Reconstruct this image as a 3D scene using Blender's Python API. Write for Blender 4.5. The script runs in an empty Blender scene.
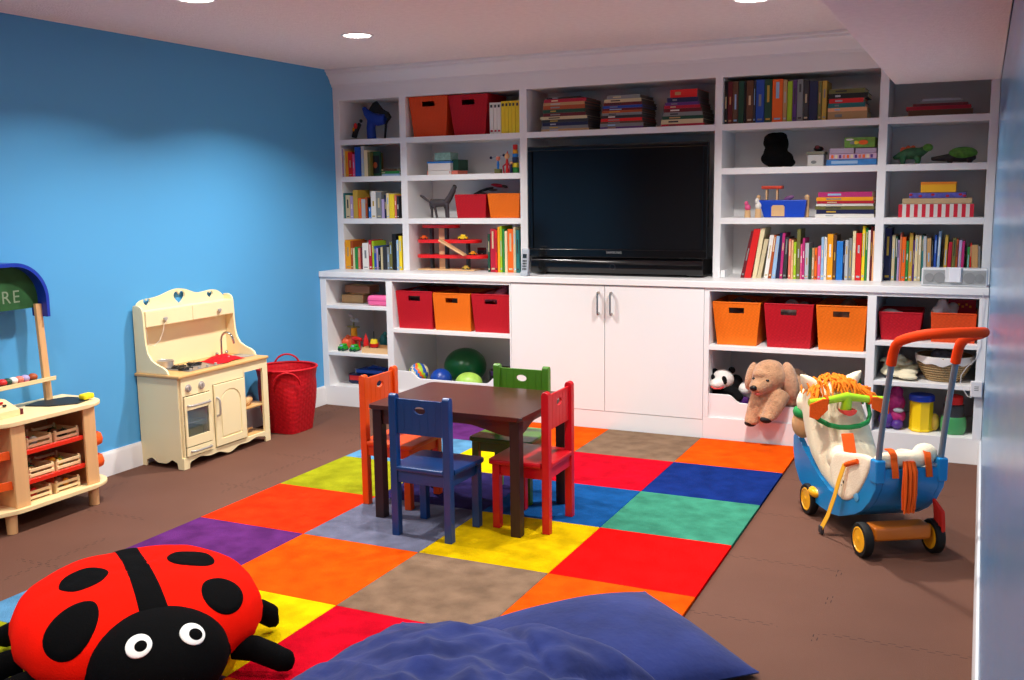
import bpy, bmesh, math, random
from mathutils import Vector, Matrix, noise
PI = math.pi
SC = bpy.context.scene
COL = SC.collection
random.seed(7)

# ---------------------------------------------------------------- camera
FPX = 996.36
PIT, ROL, YAW = math.radians(-8.4187), math.radians(-0.7833), math.radians(25.2544)
CAM = Vector((4.3979, -6.0199, 1.5505))
_f = Vector((-math.sin(YAW)*math.cos(PIT), math.cos(YAW)*math.cos(PIT), math.sin(PIT)))
_r = Vector((math.cos(YAW), math.sin(YAW), 0))
_u = _r.cross(_f)
R_ = _r*math.cos(ROL) + _u*math.sin(ROL)
U_ = -_r*math.sin(ROL) + _u*math.cos(ROL)
cam = bpy.data.cameras.new('camera')
cam.sensor_width = 36.0
cam.lens = FPX/1024*36.0
cam.clip_start = 0.02
camo = bpy.data.objects.new('camera', cam)
COL.objects.link(camo)
m = Matrix((R_, U_, -_f)).transposed().to_4x4()
m.translation = CAM
camo.matrix_world = m
SC.camera = camo

def at(u, v, y):
    """world x and z on the plane y = const seen at a measured spot of the photo"""
    d = _f + R_*((u-512)/FPX) - U_*((v-340)/FPX)
    t = (y-CAM.y)/d.y
    p = CAM + d*t
    return p.x, p.z

# ---------------------------------------------------------------- materials
def lin(c):
    return tuple((x/255/12.92 if x/255 <= 0.04045 else ((x/255+0.055)/1.055)**2.4) for x in c) + (1.0,)
_M = {}
def mat(name, rgb, rough=0.5, spec=0.5, metal=0.0, bump=0.0, bscale=60.0, var=0.0, vscale=6.0, sheen=0.0, coat=0.0, trans=0.0, emit=0.0):
    key = (name, rgb, rough, bump)
    if key in _M: return _M[key]
    mt = bpy.data.materials.new(name); mt.use_nodes = True
    nt = mt.node_tree; b = nt.nodes['Principled BSDF']
    c = lin(rgb)
    b.inputs['Base Color'].default_value = c
    b.inputs['Roughness'].default_value = rough
    b.inputs['Specular IOR Level'].default_value = spec
    b.inputs['Metallic'].default_value = metal
    if sheen: b.inputs['Sheen Weight'].default_value = sheen; b.inputs['Sheen Roughness'].default_value = 0.5
    if coat: b.inputs['Coat Weight'].default_value = coat; b.inputs['Coat Roughness'].default_value = 0.15
    if trans: b.inputs['Transmission Weight'].default_value = trans
    if emit:
        b.inputs['Emission Color'].default_value = c; b.inputs['Emission Strength'].default_value = emit
    tc = nt.nodes.new('ShaderNodeTexCoord')
    if var:
        n = nt.nodes.new('ShaderNodeTexNoise'); n.inputs['Scale'].default_value = vscale; n.inputs['Detail'].default_value = 5
        nt.links.new(tc.outputs['Object'], n.inputs['Vector'])
        mx = nt.nodes.new('ShaderNodeMix'); mx.data_type = 'RGBA'
        mx.inputs[6].default_value = tuple(x*(1-var) for x in c[:3])+(1,)
        mx.inputs[7].default_value = tuple(min(1, x*(1+var)) for x in c[:3])+(1,)
        mr = nt.nodes.new('ShaderNodeMapRange'); mr.inputs[1].default_value = 0.33; mr.inputs[2].default_value = 0.67
        nt.links.new(n.outputs['Fac'], mr.inputs[0]); nt.links.new(mr.outputs[0], mx.inputs[0]); nt.links.new(mx.outputs[2], b.inputs['Base Color'])
    if bump:
        n2 = nt.nodes.new('ShaderNodeTexNoise'); n2.inputs['Scale'].default_value = bscale; n2.inputs['Detail'].default_value = 4
        nt.links.new(tc.outputs['Object'], n2.inputs['Vector'])
        bp = nt.nodes.new('ShaderNodeBump'); bp.inputs['Strength'].default_value = bump; bp.inputs['Distance'].default_value = 0.01
        nt.links.new(n2.outputs['Fac'], bp.inputs['Height']); nt.links.new(bp.outputs['Normal'], b.inputs['Normal'])
    _M[key] = mt
    return mt

def woven(name, rgb, scale=70.0, strength=0.35, rough=0.6, dark=0.8):
    """basket weave: alternating over-under blocks, colour barely varied"""
    key = ('w', name, rgb)
    if key in _M: return _M[key]
    mt = bpy.data.materials.new(name); mt.use_nodes = True
    nt = mt.node_tree; b = nt.nodes['Principled BSDF']
    b.inputs['Roughness'].default_value = rough; b.inputs['Specular IOR Level'].default_value = 0.3
    tc = nt.nodes.new('ShaderNodeTexCoord'); mp = nt.nodes.new('ShaderNodeMapping')
    mp.inputs['Rotation'].default_value = (0.6, 0.6, 0.78)
    nt.links.new(tc.outputs['Object'], mp.inputs['Vector'])
    ch = nt.nodes.new('ShaderNodeTexVoronoi'); ch.inputs['Scale'].default_value = scale; ch.inputs['Randomness'].default_value = 0.15
    nt.links.new(mp.outputs['Vector'], ch.inputs['Vector'])
    rp = nt.nodes.new('ShaderNodeMapRange'); rp.inputs[1].default_value = 0.0; rp.inputs[2].default_value = 0.8
    rp.inputs[3].default_value = 0; rp.inputs[4].default_value = 1
    nt.links.new(ch.outputs['Distance'], rp.inputs[0])
    mx = nt.nodes.new('ShaderNodeMix'); mx.data_type = 'RGBA'
    c = lin(rgb); mx.inputs[6].default_value = c; mx.inputs[7].default_value = tuple(x*dark for x in c[:3])+(1,)
    nt.links.new(rp.outputs[0], mx.inputs[0]); nt.links.new(mx.outputs[2], b.inputs['Base Color'])
    bp = nt.nodes.new('ShaderNodeBump'); bp.inputs['Strength'].default_value = strength; bp.inputs['Distance'].default_value = 0.004; bp.invert = True
    nt.links.new(ch.outputs['Distance'], bp.inputs['Height']); nt.links.new(bp.outputs['Normal'], b.inputs['Normal'])
    _M[key] = mt
    return mt

def wood(name, rgb, dark=0.72, axis=0, rough=0.4, scale=1.0, coat=0.0):
    key = ('wd', name, rgb, axis)
    if key in _M: return _M[key]
    mt = bpy.data.materials.new(name); mt.use_nodes = True
    nt = mt.node_tree; b = nt.nodes['Principled BSDF']
    b.inputs['Roughness'].default_value = rough
    if coat: b.inputs['Coat Weight'].default_value = coat; b.inputs['Coat Roughness'].default_value = 0.2
    tc = nt.nodes.new('ShaderNodeTexCoord'); mp = nt.nodes.new('ShaderNodeMapping')
    s = [26*scale]*3; s[axis] = 1.6*scale
    mp.inputs['Scale'].default_value = s
    nt.links.new(tc.outputs['Object'], mp.inputs['Vector'])
    n = nt.nodes.new('ShaderNodeTexNoise'); n.inputs['Scale'].default_value = 1.5; n.inputs['Detail'].default_value = 6; n.inputs['Distortion'].default_value = 0.6
    nt.links.new(mp.outputs['Vector'], n.inputs['Vector'])
    mx = nt.nodes.new('ShaderNodeMix'); mx.data_type = 'RGBA'
    c = lin(rgb); mx.inputs[6].default_value = tuple(x*dark for x in c[:3])+(1,); mx.inputs[7].default_value = tuple(min(1, x*1.12) for x in c[:3])+(1,)
    nt.links.new(n.outputs['Fac'], mx.inputs[0]); nt.links.new(mx.outputs[2], b.inputs['Base Color'])
    _M[key] = mt
    return mt

# ---------------------------------------------------------------- mesh builder
def wn(o):
    w_ = o.modifiers.new('weighted', 'WEIGHTED_NORMAL'); w_.keep_sharp = True; w_.mode = 'FACE_AREA'

class MB:
    def __init__(s): s.bm = bmesh.new()
    def _setm(s, faces, mi, sm=True):
        for f in faces: f.material_index = mi; f.smooth = sm
    def box(s, a, b, mi=0, bev=0.0, rot=None, piv=None, seg=2):
        x0, y0, z0 = [min(p, q) for p, q in zip(a, b)]; x1, y1, z1 = [max(p, q) for p, q in zip(a, b)]
        r = bmesh.ops.create_cube(s.bm, size=1.0); vs = r['verts']
        for v in vs: v.co = Vector(((x0+x1)/2+v.co.x*(x1-x0), (y0+y1)/2+v.co.y*(y1-y0), (z0+z1)/2+v.co.z*(z1-z0)))
        fs = set(f for v in vs for f in v.link_faces)
        if bev > 0:
            es = list(set(e for v in vs for e in v.link_edges))
            rr = bmesh.ops.bevel(s.bm, geom=es, offset=min(bev, 0.49*min(x1-x0, y1-y0, z1-z0)), segments=seg, affect='EDGES', profile=0.5)
            fs = set(rr['faces']) | set(f for v in rr['verts'] for f in v.link_faces); vs = list(set(v for f in fs for v in f.verts))
        if rot is not None:
            M = rot.to_3x3() if hasattr(rot, 'to_3x3') else rot
            p = Vector(piv) if piv is not None else Vector(((x0+x1)/2, (y0+y1)/2, (z0+z1)/2))
            for v in vs: v.co = p + M @ (v.co-p)
        s._setm(fs, mi)
        return vs
    def cyl(s, p0, p1, r0, r1=None, seg=20, mi=0, cap=True):
        r1 = r0 if r1 is None else r1
        p0 = Vector(p0); p1 = Vector(p1); d = p1-p0
        q = d.to_track_quat('Z', 'Y').to_matrix()
        A = []; B = []
        for i in range(seg):
            a = 2*PI*i/seg; o = q @ Vector((math.cos(a), math.sin(a), 0))
            A.append(s.bm.verts.new(p0+o*r0)); B.append(s.bm.verts.new(p1+o*r1))
        fs = [s.bm.faces.new((A[i], A[(i+1) % seg], B[(i+1) % seg], B[i])) for i in range(seg)]
        if cap: fs += [s.bm.faces.new(list(reversed(A))), s.bm.faces.new(B)]
        s._setm(fs, mi); return A+B
    def sph(s, c, r, mi=0, rot=None, seg=24, rings=14):
        if not hasattr(r, '__len__'): r = (r, r, r)
        o = bmesh.ops.create_uvsphere(s.bm, u_segments=seg, v_segments=rings, radius=1.0)
        c = Vector(c)
        for v in o['verts']:
            p = Vector((v.co.x*r[0], v.co.y*r[1], v.co.z*r[2]))
            if rot is not None: p = rot @ p
            v.co = c+p
        s._setm(set(f for v in o['verts'] for f in v.link_faces), mi)
        return o['verts']
    def tube(s, pts, r, seg=10, mi=0, closed=False, cap=True, up=None, sx=1.0):
        pts = [Vector(p) for p in pts]; n = len(pts)
        rr = r if hasattr(r, '__len__') else [r]*n
        rings = []; prev = None
        for i, p in enumerate(pts):
            a = pts[(i-1) % n] if (i > 0 or closed) else p; b = pts[(i+1) % n] if (i < n-1 or closed) else p
            t = (b-a).normalized()
            if prev is None:
                u = Vector(up) if up else (Vector((0, 0, 1)) if abs(t.z) < 0.9 else Vector((1, 0, 0)))
            else: u = prev
            u = (u-t*u.dot(t)).normalized(); prev = u; w = t.cross(u)
            rings.append([s.bm.verts.new(p+(u*math.cos(2*PI*k/seg)*sx+w*math.sin(2*PI*k/seg))*rr[i]) for k in range(seg)])
        fs = []
        for i in range(n if closed else n-1):
            A = rings[i]; B = rings[(i+1) % n]
            for k in range(seg): fs.append(s.bm.faces.new((A[k], A[(k+1) % seg], B[(k+1) % seg], B[k])))
        if cap and not closed: fs += [s.bm.faces.new(list(reversed(rings[0]))), s.bm.faces.new(rings[-1])]
        s._setm(fs, mi)
    def prism(s, poly, axis, a, b, mi=0, bev=0.0):
        """polygon in the two other axes, extruded along axis from a to b"""
        def P(p, t):
            if axis == 'x': return (t, p[0], p[1])
            if axis == 'y': return (p[0], t, p[1])
            return (p[0], p[1], t)
        A = [s.bm.verts.new(P(p, a)) for p in poly]; B = [s.bm.verts.new(P(p, b)) for p in poly]
        n = len(poly)
        fa = s.bm.faces.new(A); fb = s.bm.faces.new(list(reversed(B)))
        fs = [fa, fb] + [s.bm.faces.new((A[(i+1) % n], A[i], B[i], B[(i+1) % n])) for i in range(n)]
        if bev > 0:
            es = list(fa.edges)+list(fb.edges)
            rr = bmesh.ops.bevel(s.bm, geom=es, offset=bev, segments=2, affect='EDGES', profile=0.5)
            fs = set(rr['faces']) | set(f for v in rr['verts'] for f in v.link_faces)
        s._setm(fs, mi)
    def lathe(s, prof, c=(0, 0, 0), seg=32, mi=0, sx=1.0, sy=1.0, cap=True):
        c = Vector(c); rings = []
        for r, z in prof:
            rings.append([s.bm.verts.new(c+Vector((r*sx*math.cos(2*PI*k/seg), r*sy*math.sin(2*PI*k/seg), z))) for k in range(seg)])
        fs = []
        for A, B in zip(rings, rings[1:]):
            for k in range(seg): fs.append(s.bm.faces.new((A[k], A[(k+1) % seg], B[(k+1) % seg], B[k])))
        if cap: fs += [s.bm.faces.new(list(reversed(rings[0]))), s.bm.faces.new(rings[-1])]
        s._setm(fs, mi)
    def quad(s, pts, mi=0):
        f = s.bm.faces.new([s.bm.verts.new(p) for p in pts]); s._setm([f], mi, False)
    def grid(s, fn, nu, nv, mi=0, flip=False):
        V = [[s.bm.verts.new(fn(i/nu, j/nv)) for j in range(nv+1)] for i in range(nu+1)]
        fs = []
        for i in range(nu):
            for j in range(nv):
                q = (V[i][j], V[i+1][j], V[i+1][j+1], V[i][j+1])
                fs.append(s.bm.faces.new(q if not flip else tuple(reversed(q))))
        s._setm(fs, mi); return V
    def build(s, name, mats, parent=None, ang=48, weld=False):
        if weld: bmesh.ops.remove_doubles(s.bm, verts=s.bm.verts, dist=1e-5)
        bmesh.ops.recalc_face_normals(s.bm, faces=s.bm.faces)
        me = bpy.data.meshes.new(name)
        if not isinstance(mats, (list, tuple)): mats = [mats]
        for x in mats: me.materials.append(x)
        if parent is not None:
            org = Vector((0, 0, 0)); p = parent
            while p is not None: org += p.location; p = p.parent
            loc = Vector((0, 0, 0))
        else:
            xs = [v.co for v in s.bm.verts]
            org = Vector(((min(v.x for v in xs)+max(v.x for v in xs))/2, (min(v.y for v in xs)+max(v.y for v in xs))/2, min(v.z for v in xs)))
            loc = org.copy()
        for v in s.bm.verts: v.co -= org
        s.bm.to_mesh(me); s.bm.free()
        me.set_sharp_from_angle(angle=math.radians(ang))
        o = bpy.data.objects.new(name, me); COL.objects.link(o); o.location = loc
        if parent is not None: o.parent = parent
        if ang <= 50: wn(o)
        return o
    def remesh(s, name, mats, parent=None, vox=0.01, smooth=6):
        """fuse overlapping volumes into one continuous skin"""
        bmesh.ops.recalc_face_normals(s.bm, faces=s.bm.faces)
        me = bpy.data.meshes.new('tmp'); s.bm.to_mesh(me); s.bm.free()
        o = bpy.data.objects.new('tmp', me); COL.objects.link(o)
        md = o.modifiers.new('r', 'REMESH'); md.mode = 'VOXEL'; md.voxel_size = vox; md.use_smooth_shade = True
        if smooth:
            sm = o.modifiers.new('s', 'SMOOTH'); sm.iterations = smooth; sm.factor = 0.5
        dg = bpy.context.evaluated_depsgraph_get()
        me2 = bpy.data.meshes.new_from_object(o.evaluated_get(dg))
        bpy.data.objects.remove(o); bpy.data.meshes.remove(me)
        s.bm = bmesh.new(); s.bm.from_mesh(me2); bpy.data.meshes.remove(me2)
        for f in s.bm.faces: f.material_index = 0; f.smooth = True
        return s.build(name, mats, parent, ang=80)

def text_mesh(body, size, name, m_, parent, extrude, align, sp=1.0):
    fc = bpy.data.curves.new('t', 'FONT'); fc.body = body; fc.size = size; fc.extrude = extrude; fc.align_x = align; fc.align_y = 'CENTER'; fc.space_character = sp
    q = bpy.data.objects.new('t', fc); COL.objects.link(q)
    me = bpy.data.meshes.new_from_object(q.evaluated_get(bpy.context.evaluated_depsgraph_get())); bpy.data.objects.remove(q)
    me.name = name; me.materials.clear(); me.materials.append(m_)
    o = bpy.data.objects.new(name, me); COL.objects.link(o); o.parent = parent; return o
def thing(name, label, cat, loc=(0, 0, 0), group=None):
    o = bpy.data.objects.new(name, None); COL.objects.link(o); o.location = loc
    o.empty_display_size = 0.05
    return tag(o, label, cat, group)
def tag(o, label, cat, group=None):
    o['label'] = label; o['category'] = cat
    if group: o['group'] = group
    return o
def struct(o):
    o['kind'] = 'structure'; return o
def RZ(a): return Matrix.Rotation(a, 3, 'Z')

# ---------------------------------------------------------------- palette
WHITE = mat('white_paint', (238, 238, 238), 0.34, 0.5)
CREAMP = mat('cream_paint', (244, 228, 180), 0.42)
PAL = {
 'white': (232, 228, 220), 'cream': (228, 212, 168), 'beige': (205, 190, 150), 'peach': (240, 180, 130), 'amber': (238, 160, 20),
 'orange': (236, 100, 20), 'rust': (170, 78, 32), 'red': (214, 30, 30), 'crimson': (176, 20, 50), 'maroon': (100, 22, 32),
 'salmon': (224, 120, 100), 'pink': (228, 90, 140), 'magenta': (180, 40, 110), 'lilac': (176, 160, 205), 'purple': (92, 50, 120),
 'navy': (22, 30, 72), 'blue': (30, 74, 165), 'azure': (30, 120, 205), 'pale blue': (150, 185, 220), 'teal': (30, 110, 110),
 'dark green': (20, 70, 50), 'green': (40, 135, 60), 'lime': (160, 195, 30), 'olive': (110, 108, 55), 'yellow': (240, 212, 40),
 'gold': (196, 160, 60), 'tan': (190, 150, 100), 'brown': (95, 62, 40), 'grey': (128, 132, 132), 'silver': (178, 182, 188), 'charcoal': (48, 48, 52), 'black': (18, 18, 20)}
def pm(n, rough=0.45): return mat('cover_'+n.replace(' ', '_'), PAL[n], rough, 0.4)
PAGES = mat('paper_pages', (225, 215, 190), 0.8, 0.2)

# ---------------------------------------------------------------- room shell
XR0, XR1 = 4.450, 4.455
def wall_x(y): return XR0 + (0.25-y)*(XR1-XR0)/6.75
CEIL = 2.455; YB, YF = 0.64, -6.75

def floor_mat():
    mt = bpy.data.materials.new('brown_foam_tiles'); mt.use_nodes = True
    nt = mt.node_tree; b = nt.nodes['Principled BSDF']
    b.inputs['Roughness'].default_value = 0.75; b.inputs['Specular IOR Level'].default_value = 0.2
    tc = nt.nodes.new('ShaderNodeTexCoord')
    sp = nt.nodes.new('ShaderNodeSeparateXYZ'); nt.links.new(tc.outputs['Object'], sp.inputs[0])
    def math_(op, a, bb=None, c=None):
        n = nt.nodes.new('ShaderNodeMath'); n.operation = op
        for i, x in enumerate((a, bb, c)):
            if x is None: continue
            if hasattr(x, 'links'): nt.links.new(x, n.inputs[i])
            else: n.inputs[i].default_value = x
        return n.outputs[0]
    T = 0.625
    def seam(p, q, off):
        # jigsaw: seam line across p wiggles as a square wave along q
        w = math_('MULTIPLY', math_('SUBTRACT', math_('GREATER_THAN', math_('SINE', math_('MULTIPLY', q, 2*PI/0.05)), 0.0), 0.5), 0.016)
        a = math_('ADD', math_('ADD', p, w), off)
        fr = math_('ABSOLUTE', math_('SUBTRACT', math_('FRACT', math_('DIVIDE', a, T)), 0.5))
        return math_('GREATER_THAN', fr, 0.5-0.0016/T)
    # gaps open only in places, so the seams come and go
    s1 = seam(sp.outputs['Y'], sp.outputs['X'], 2.558)
    s2 = seam(sp.outputs['X'], sp.outputs['Y'], -0.19)
    n = nt.nodes.new('ShaderNodeTexNoise'); n.inputs['Scale'].default_value = 1.6; nt.links.new(tc.outputs['Object'], n.inputs['Vector'])
    gate = math_('MULTIPLY', math_('MAXIMUM', s1, s2), math_('GREATER_THAN', n.outputs['Fac'], 0.5))
    n2 = nt.nodes.new('ShaderNodeTexNoise'); n2.inputs['Scale'].default_value = 3; n2.inputs['Detail'].default_value = 6; nt.links.new(tc.outputs['Object'], n2.inputs['Vector'])
    mx = nt.nodes.new('ShaderNodeMix'); mx.data_type = 'RGBA'
    mx.inputs[6].default_value = lin((92, 60, 47)); mx.inputs[7].default_value = lin((105, 71, 57)); nt.links.new(n2.outputs['Fac'], mx.inputs[0])
    m2 = nt.nodes.new('ShaderNodeMix'); m2.data_type = 'RGBA'; m2.inputs[7].default_value = lin((42, 28, 24))
    nt.links.new(gate, m2.inputs[0]); nt.links.new(mx.outputs[2], m2.inputs[6]); nt.links.new(m2.outputs[2], b.inputs['Base Color'])
    n3 = nt.nodes.new('ShaderNodeTexNoise'); n3.inputs['Scale'].default_value = 260; nt.links.new(tc.outputs['Object'], n3.inputs['Vector'])
    bp = nt.nodes.new('ShaderNodeBump'); bp.inputs['Strength'].default_value = 0.25; bp.inputs['Distance'].default_value = 0.003
    nt.links.new(n3.outputs['Fac'], bp.inputs['Height']); nt.links.new(bp.outputs['Normal'], b.inputs['Normal'])
    return mt
b = MB(); b.box((-0.12, YF-0.1, -0.1), (4.9, YB+0.1, 0)); o = struct(b.build('floor', floor_mat())); 
# keep object coordinates equal to room coordinates for the tile seams
for v in o.data.vertices: v.co += o.location
o.location = (0, 0, 0)
BLUE = mat('blue_wall_paint', (84, 166, 220), 0.5, 0.4, bump=0.05, bscale=220)
BLUER = mat('blue_satin_wall_paint', (104, 160, 206), 0.22, 0.6, bump=0.02, bscale=120)
OFFW = mat('plaster_offwhite', (222, 212, 204), 0.8, 0.2)
STUC = mat('stucco_ceiling', (242, 234, 231), 0.9, 0.15, bump=0.6, bscale=90, var=0.03, vscale=30)
b = MB(); b.box((-0.12, YF-0.1, 0), (0, YB+0.1, CEIL)); struct(b.build('wall_left', BLUE))
b = MB(); b.box((-0.12, YB, 0), (4.9, YB+0.1, CEIL)); struct(b.build('wall_back', OFFW))
b = MB(); b.box((-0.12, YF-0.1, 0), (4.9, YF, CEIL)); struct(b.build('wall_front', mat('rear_wall_paint', (120, 104, 96), 0.8, 0.2)))
b = MB(); b.prism([(wall_x(YB), YB), (4.9, YB), (4.9, YF), (wall_x(YF), YF)], 'z', 0, CEIL); struct(b.build('wall_right', BLUER))
b = MB(); b.box((-0.12, YF-0.1, CEIL), (4.9, YB+0.1, CEIL+0.1)); struct(b.build('ceiling', STUC))
# lower boxed-in soffit along the right wall, it stops against the bookcase
b = MB(); b.box((3.90, YF+0.001, 2.135), (4.449, 0.250, CEIL-0.0005), bev=0.004); struct(b.build('trim_3', STUC))
# baseboards
def baseboard(name, a, b_, h=0.14, t=0.014):
    """profile swept from a to b_ (t towards the room)"""
    a = Vector(a); b_ = Vector(b_); d = (b_-a).normalized(); nrm = Vector((-d.y, d.x, 0))
    prof = [(0, 0), (t, 0), (t, h-0.02), (t*0.6, h-0.008), (t*0.6, h), (0, h)]
    mb = MB(); A = [mb.bm.verts.new(a+nrm*p+Vector((0, 0, z))) for p, z in prof]; B = [mb.bm.verts.new(b_+nrm*p+Vector((0, 0, z))) for p, z in prof]
    n = len(prof)
    for i in range(n): mb.bm.faces.new((A[i], A[(i+1) % n], B[(i+1) % n], B[i]))
    mb.bm.faces.new(A); mb.bm.faces.new(list(reversed(B)))
    return struct(mb.build(name, WHITE))
baseboard('baseboard_left', (0.0005, -0.001, 0.001), (0.0005, YF+0.02, 0.001))
baseboard('baseboard_right', (wall_x(YF)-0.001, YF+0.02, 0.001), (wall_x(-0.001)-0.0005, -0.001, 0.001))
# crown moulding along the top of the bookcase
prof = [(0.252, 2.335), (0.240, 2.335), (0.238, 2.352), (0.226, 2.360), (0.220, 2.380), (0.200, 2.408), (0.182, 2.420), (0.180, 2.434), (0.165, 2.440), (0.165, CEIL-0.0005), (0.252, CEIL-0.0005)]
b = MB(); b.prism(prof, 'x', 0.001, 3.8995); struct(b.build('trim_1', WHITE))

# ---------------------------------------------------------------- built-in shelving
ZC = 0.997          # counter top
UX = [(0.053, 0.568), (0.621, 1.517), (1.572, 2.856), (2.902, 3.821), (3.869, 4.402)]     # clear openings of the five bays
S1, S2, S3, UT = 1.953, 1.683, 1.375, 2.237
YU, YL, YW = 0.252, 0.0, 0.62
XE = 4.448
t = thing('bookcase', 'white built-in bookcase of open shelves above the counter along the far wall', 'bookcase', (2.2, 0.43, ZC))
b = MB(); b.box((0.001, YW, ZC), (XE, YW+0.015, CEIL-0.04)); b.build('back_panel', WHITE, t)
for i, (x0, x1) in enumerate([(0.001, 0.053), (0.568, 0.621), (1.517, 1.572), (2.856, 2.902), (3.821, 3.869), (4.402, XE)]):
    b = MB(); top = UT
    b.box((x0, YU, ZC), (x1, YW, top), bev=0.0015)
    b.build('upright', WHITE, t)
b = MB(); b.box((0.001, YU, UT), (3.899, YW, CEIL-0.045)); b.build('top_fascia', WHITE, t)
b = MB(); b.box((3.899, YU+0.002, UT), (XE, YW, CEIL-0.045)); b.build('top_fascia', WHITE, t)
for i, (x0, x1) in enumerate(UX):
    for z in ([S1, S2, S3] if i != 2 else [S1]):
        b = MB(); b.box((x0, YU+0.001, z-0.039), (x1, YW, z), bev=0.0015); b.build('shelf', WHITE, t)
ct = MB(); ct.box((0.001, -0.012, ZC-0.04), (4.448, 0.636, ZC), bev=0.003)
tag(ct.build('countertop', WHITE), 'long white countertop running under the bookcase and the television', 'countertop')
def scoop(x0, x1):
    """front lip of a toy bay, cut down in the middle"""
    pts = [(x0, 0.1475), (x1, 0.1475), (x1, 0.294)]
    def s(xa, xb, za, zb, n=8): return [(xa+(xb-xa)*k/n, za+(zb-za)*(0.5-0.5*math.cos(PI*k/n))) for k in range(n+1)]
    pts += s(x1-0.12, x1-0.20, 0.294, 0.244) + s(x0+0.20, x0+0.12, 0.244, 0.294) + [(x0, 0.294)]
    return pts
def base_unit(name, label, xs, uprights, x0, x1, shelves, scoops):
    t = thing(name, label, 'cabinet', ((x0+x1)/2, 0.3, 0))
    b = MB(); b.box((x0, YL, 0.001), (x1, YL+0.02, 0.1465)); b.build('plinth', WHITE, t)
    b = MB(); b.box((x0, YW, 0.147), (x1, YW+0.015, ZC-0.0405)); b.build('back_panel', WHITE, t)
    b = MB(); b.box((x0, YL+0.0015, 0.127), (x1, YW, 0.147)); b.build('bottom_board', WHITE, t)
    b = MB(); b.box((x0, YL, 0.937), (x1, YL+0.03, ZC-0.0405)); b.build('top_rail', WHITE, t)
    for a, c in uprights:
        b = MB(); b.box((a, YL, 0.147), (c, YW, 0.9365), bev=0.0015); b.build('upright', WHITE, t)
    for (a, c, z, th) in shelves:
        b = MB(); b.box((a, YL+0.001, z-th), (c, YW, z), bev=0.0015); b.build('shelf', WHITE, t)
    for a, c in scoops:
        b = MB(); b.prism(scoop(a, c), 'y', 0.012, 0.030, bev=0.002); b.build('front_lip', WHITE, t)
    return t
base_unit('open_cabinet', 'white open base cabinet with toy bays beside the blue wall', None,
          [(0.001, 0.053), (0.568, 0.621), (1.5415, 1.5535)], 0.001, 1.5535,
          [(0.053, 0.568, 0.752, 0.026), (0.053, 0.568, 0.402, 0.024), (0.621, 1.5415, 0.600, 0.027)], [(0.6215, 1.541)])
base_unit('open_cabinet', 'white open base cabinet with toy bays behind the pushed horse toy', None,
          [(2.8705, 2.902), (3.821, 3.869), (4.402, 4.448)], 2.8705, 4.448,
          [(2.902, 3.821, 0.600, 0.027), (3.869, 4.402, 0.678, 0.026), (3.869, 4.402, 0.447, 0.026)], [(2.9025, 3.8205)])
t = thing('door_cabinet', 'white two-door base cabinet under the television', 'cabinet', (2.21, 0.3, 0))
b = MB(); b.box((1.5545, 0.02, 0.001), (2.8695, YW, 0.955)); b.build('carcass', WHITE, t)
b = MB(); b.box((1.5545, YL, 0.001), (2.8695, 0.02, 0.127)); b.build('plinth', WHITE, t)
CHR = mat('brushed_nickel', (170, 165, 160), 0.25, metal=1.0)
for xa, xb, hx in ((1.556, 2.219, 2.182), (2.223, 2.8685, 2.269)):
    b = MB(); b.box((xa, -0.002, 0.130), (xb, 0.018, 0.951), bev=0.0015); d = b.build('door', WHITE, t)
    b = MB(); b.tube([(hx, -0.002, 0.905), (hx, -0.030, 0.905), (hx, -0.033, 0.895), (hx, -0.033, 0.780), (hx, -0.030, 0.770), (hx, -0.002, 0.770)], 0.0065, seg=8, sx=1.5)
    b.build('handle', CHR, d)
# ---------------------------------------------------------------- books
def book_mesh(w, h, d, c, c2=None, lean=0.0):
    """spine faces -y; base centre at the origin; covers, spine band and page block"""
    b = MB(); t = min(0.0022, w*0.18)
    x0, x1 = -w/2, w/2
    b.box((x0, 0.0, 0), (x0+t, d, h)); b.box((x1-t, 0.0, 0), (x1, d, h))
    b.box((x0, -0.0005, 0), (x1, t, h), 0, bev=min(0.0015, w*0.2), seg=1)
    b.box((x0+t, t, 0.003), (x1-t, d-0.004, h-0.003), 1)
    if c2:
        hb = h*random.uniform(0.5, 0.8); L = h*random.uniform(0.06, 0.16); b.box((x0+w*0.34, -0.0011, hb-L*1.3), (x1-w*0.34, 0.001, hb+L*1.3), 2)
        if w > 0.012: b.box((x0+w*0.2, -0.0011, h*0.06), (x1-w*0.2, 0.001, h*0.10), 2)
    if lean:
        for v in b.bm.verts: v.co.x += v.co.z*math.tan(lean)
    return b
def obj_at(b, name, mats, loc, rz=0):
    bmesh.ops.recalc_face_normals(b.bm, faces=b.bm.faces)
    me = bpy.data.meshes.new(name)
    for x in (mats if isinstance(mats, (list, tuple)) else [mats]): me.materials.append(x)
    b.bm.to_mesh(me); b.bm.free(); me.set_sharp_from_angle(angle=math.radians(35))
    o = bpy.data.objects.new(name, me); COL.objects.link(o); o.location = loc; o.rotation_euler = (0, 0, rz)
    return o
BANDS = ['white', 'cream', 'gold', 'beige', 'charcoal', 'silver', 'tan', 'grey', 'pale blue']
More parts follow.
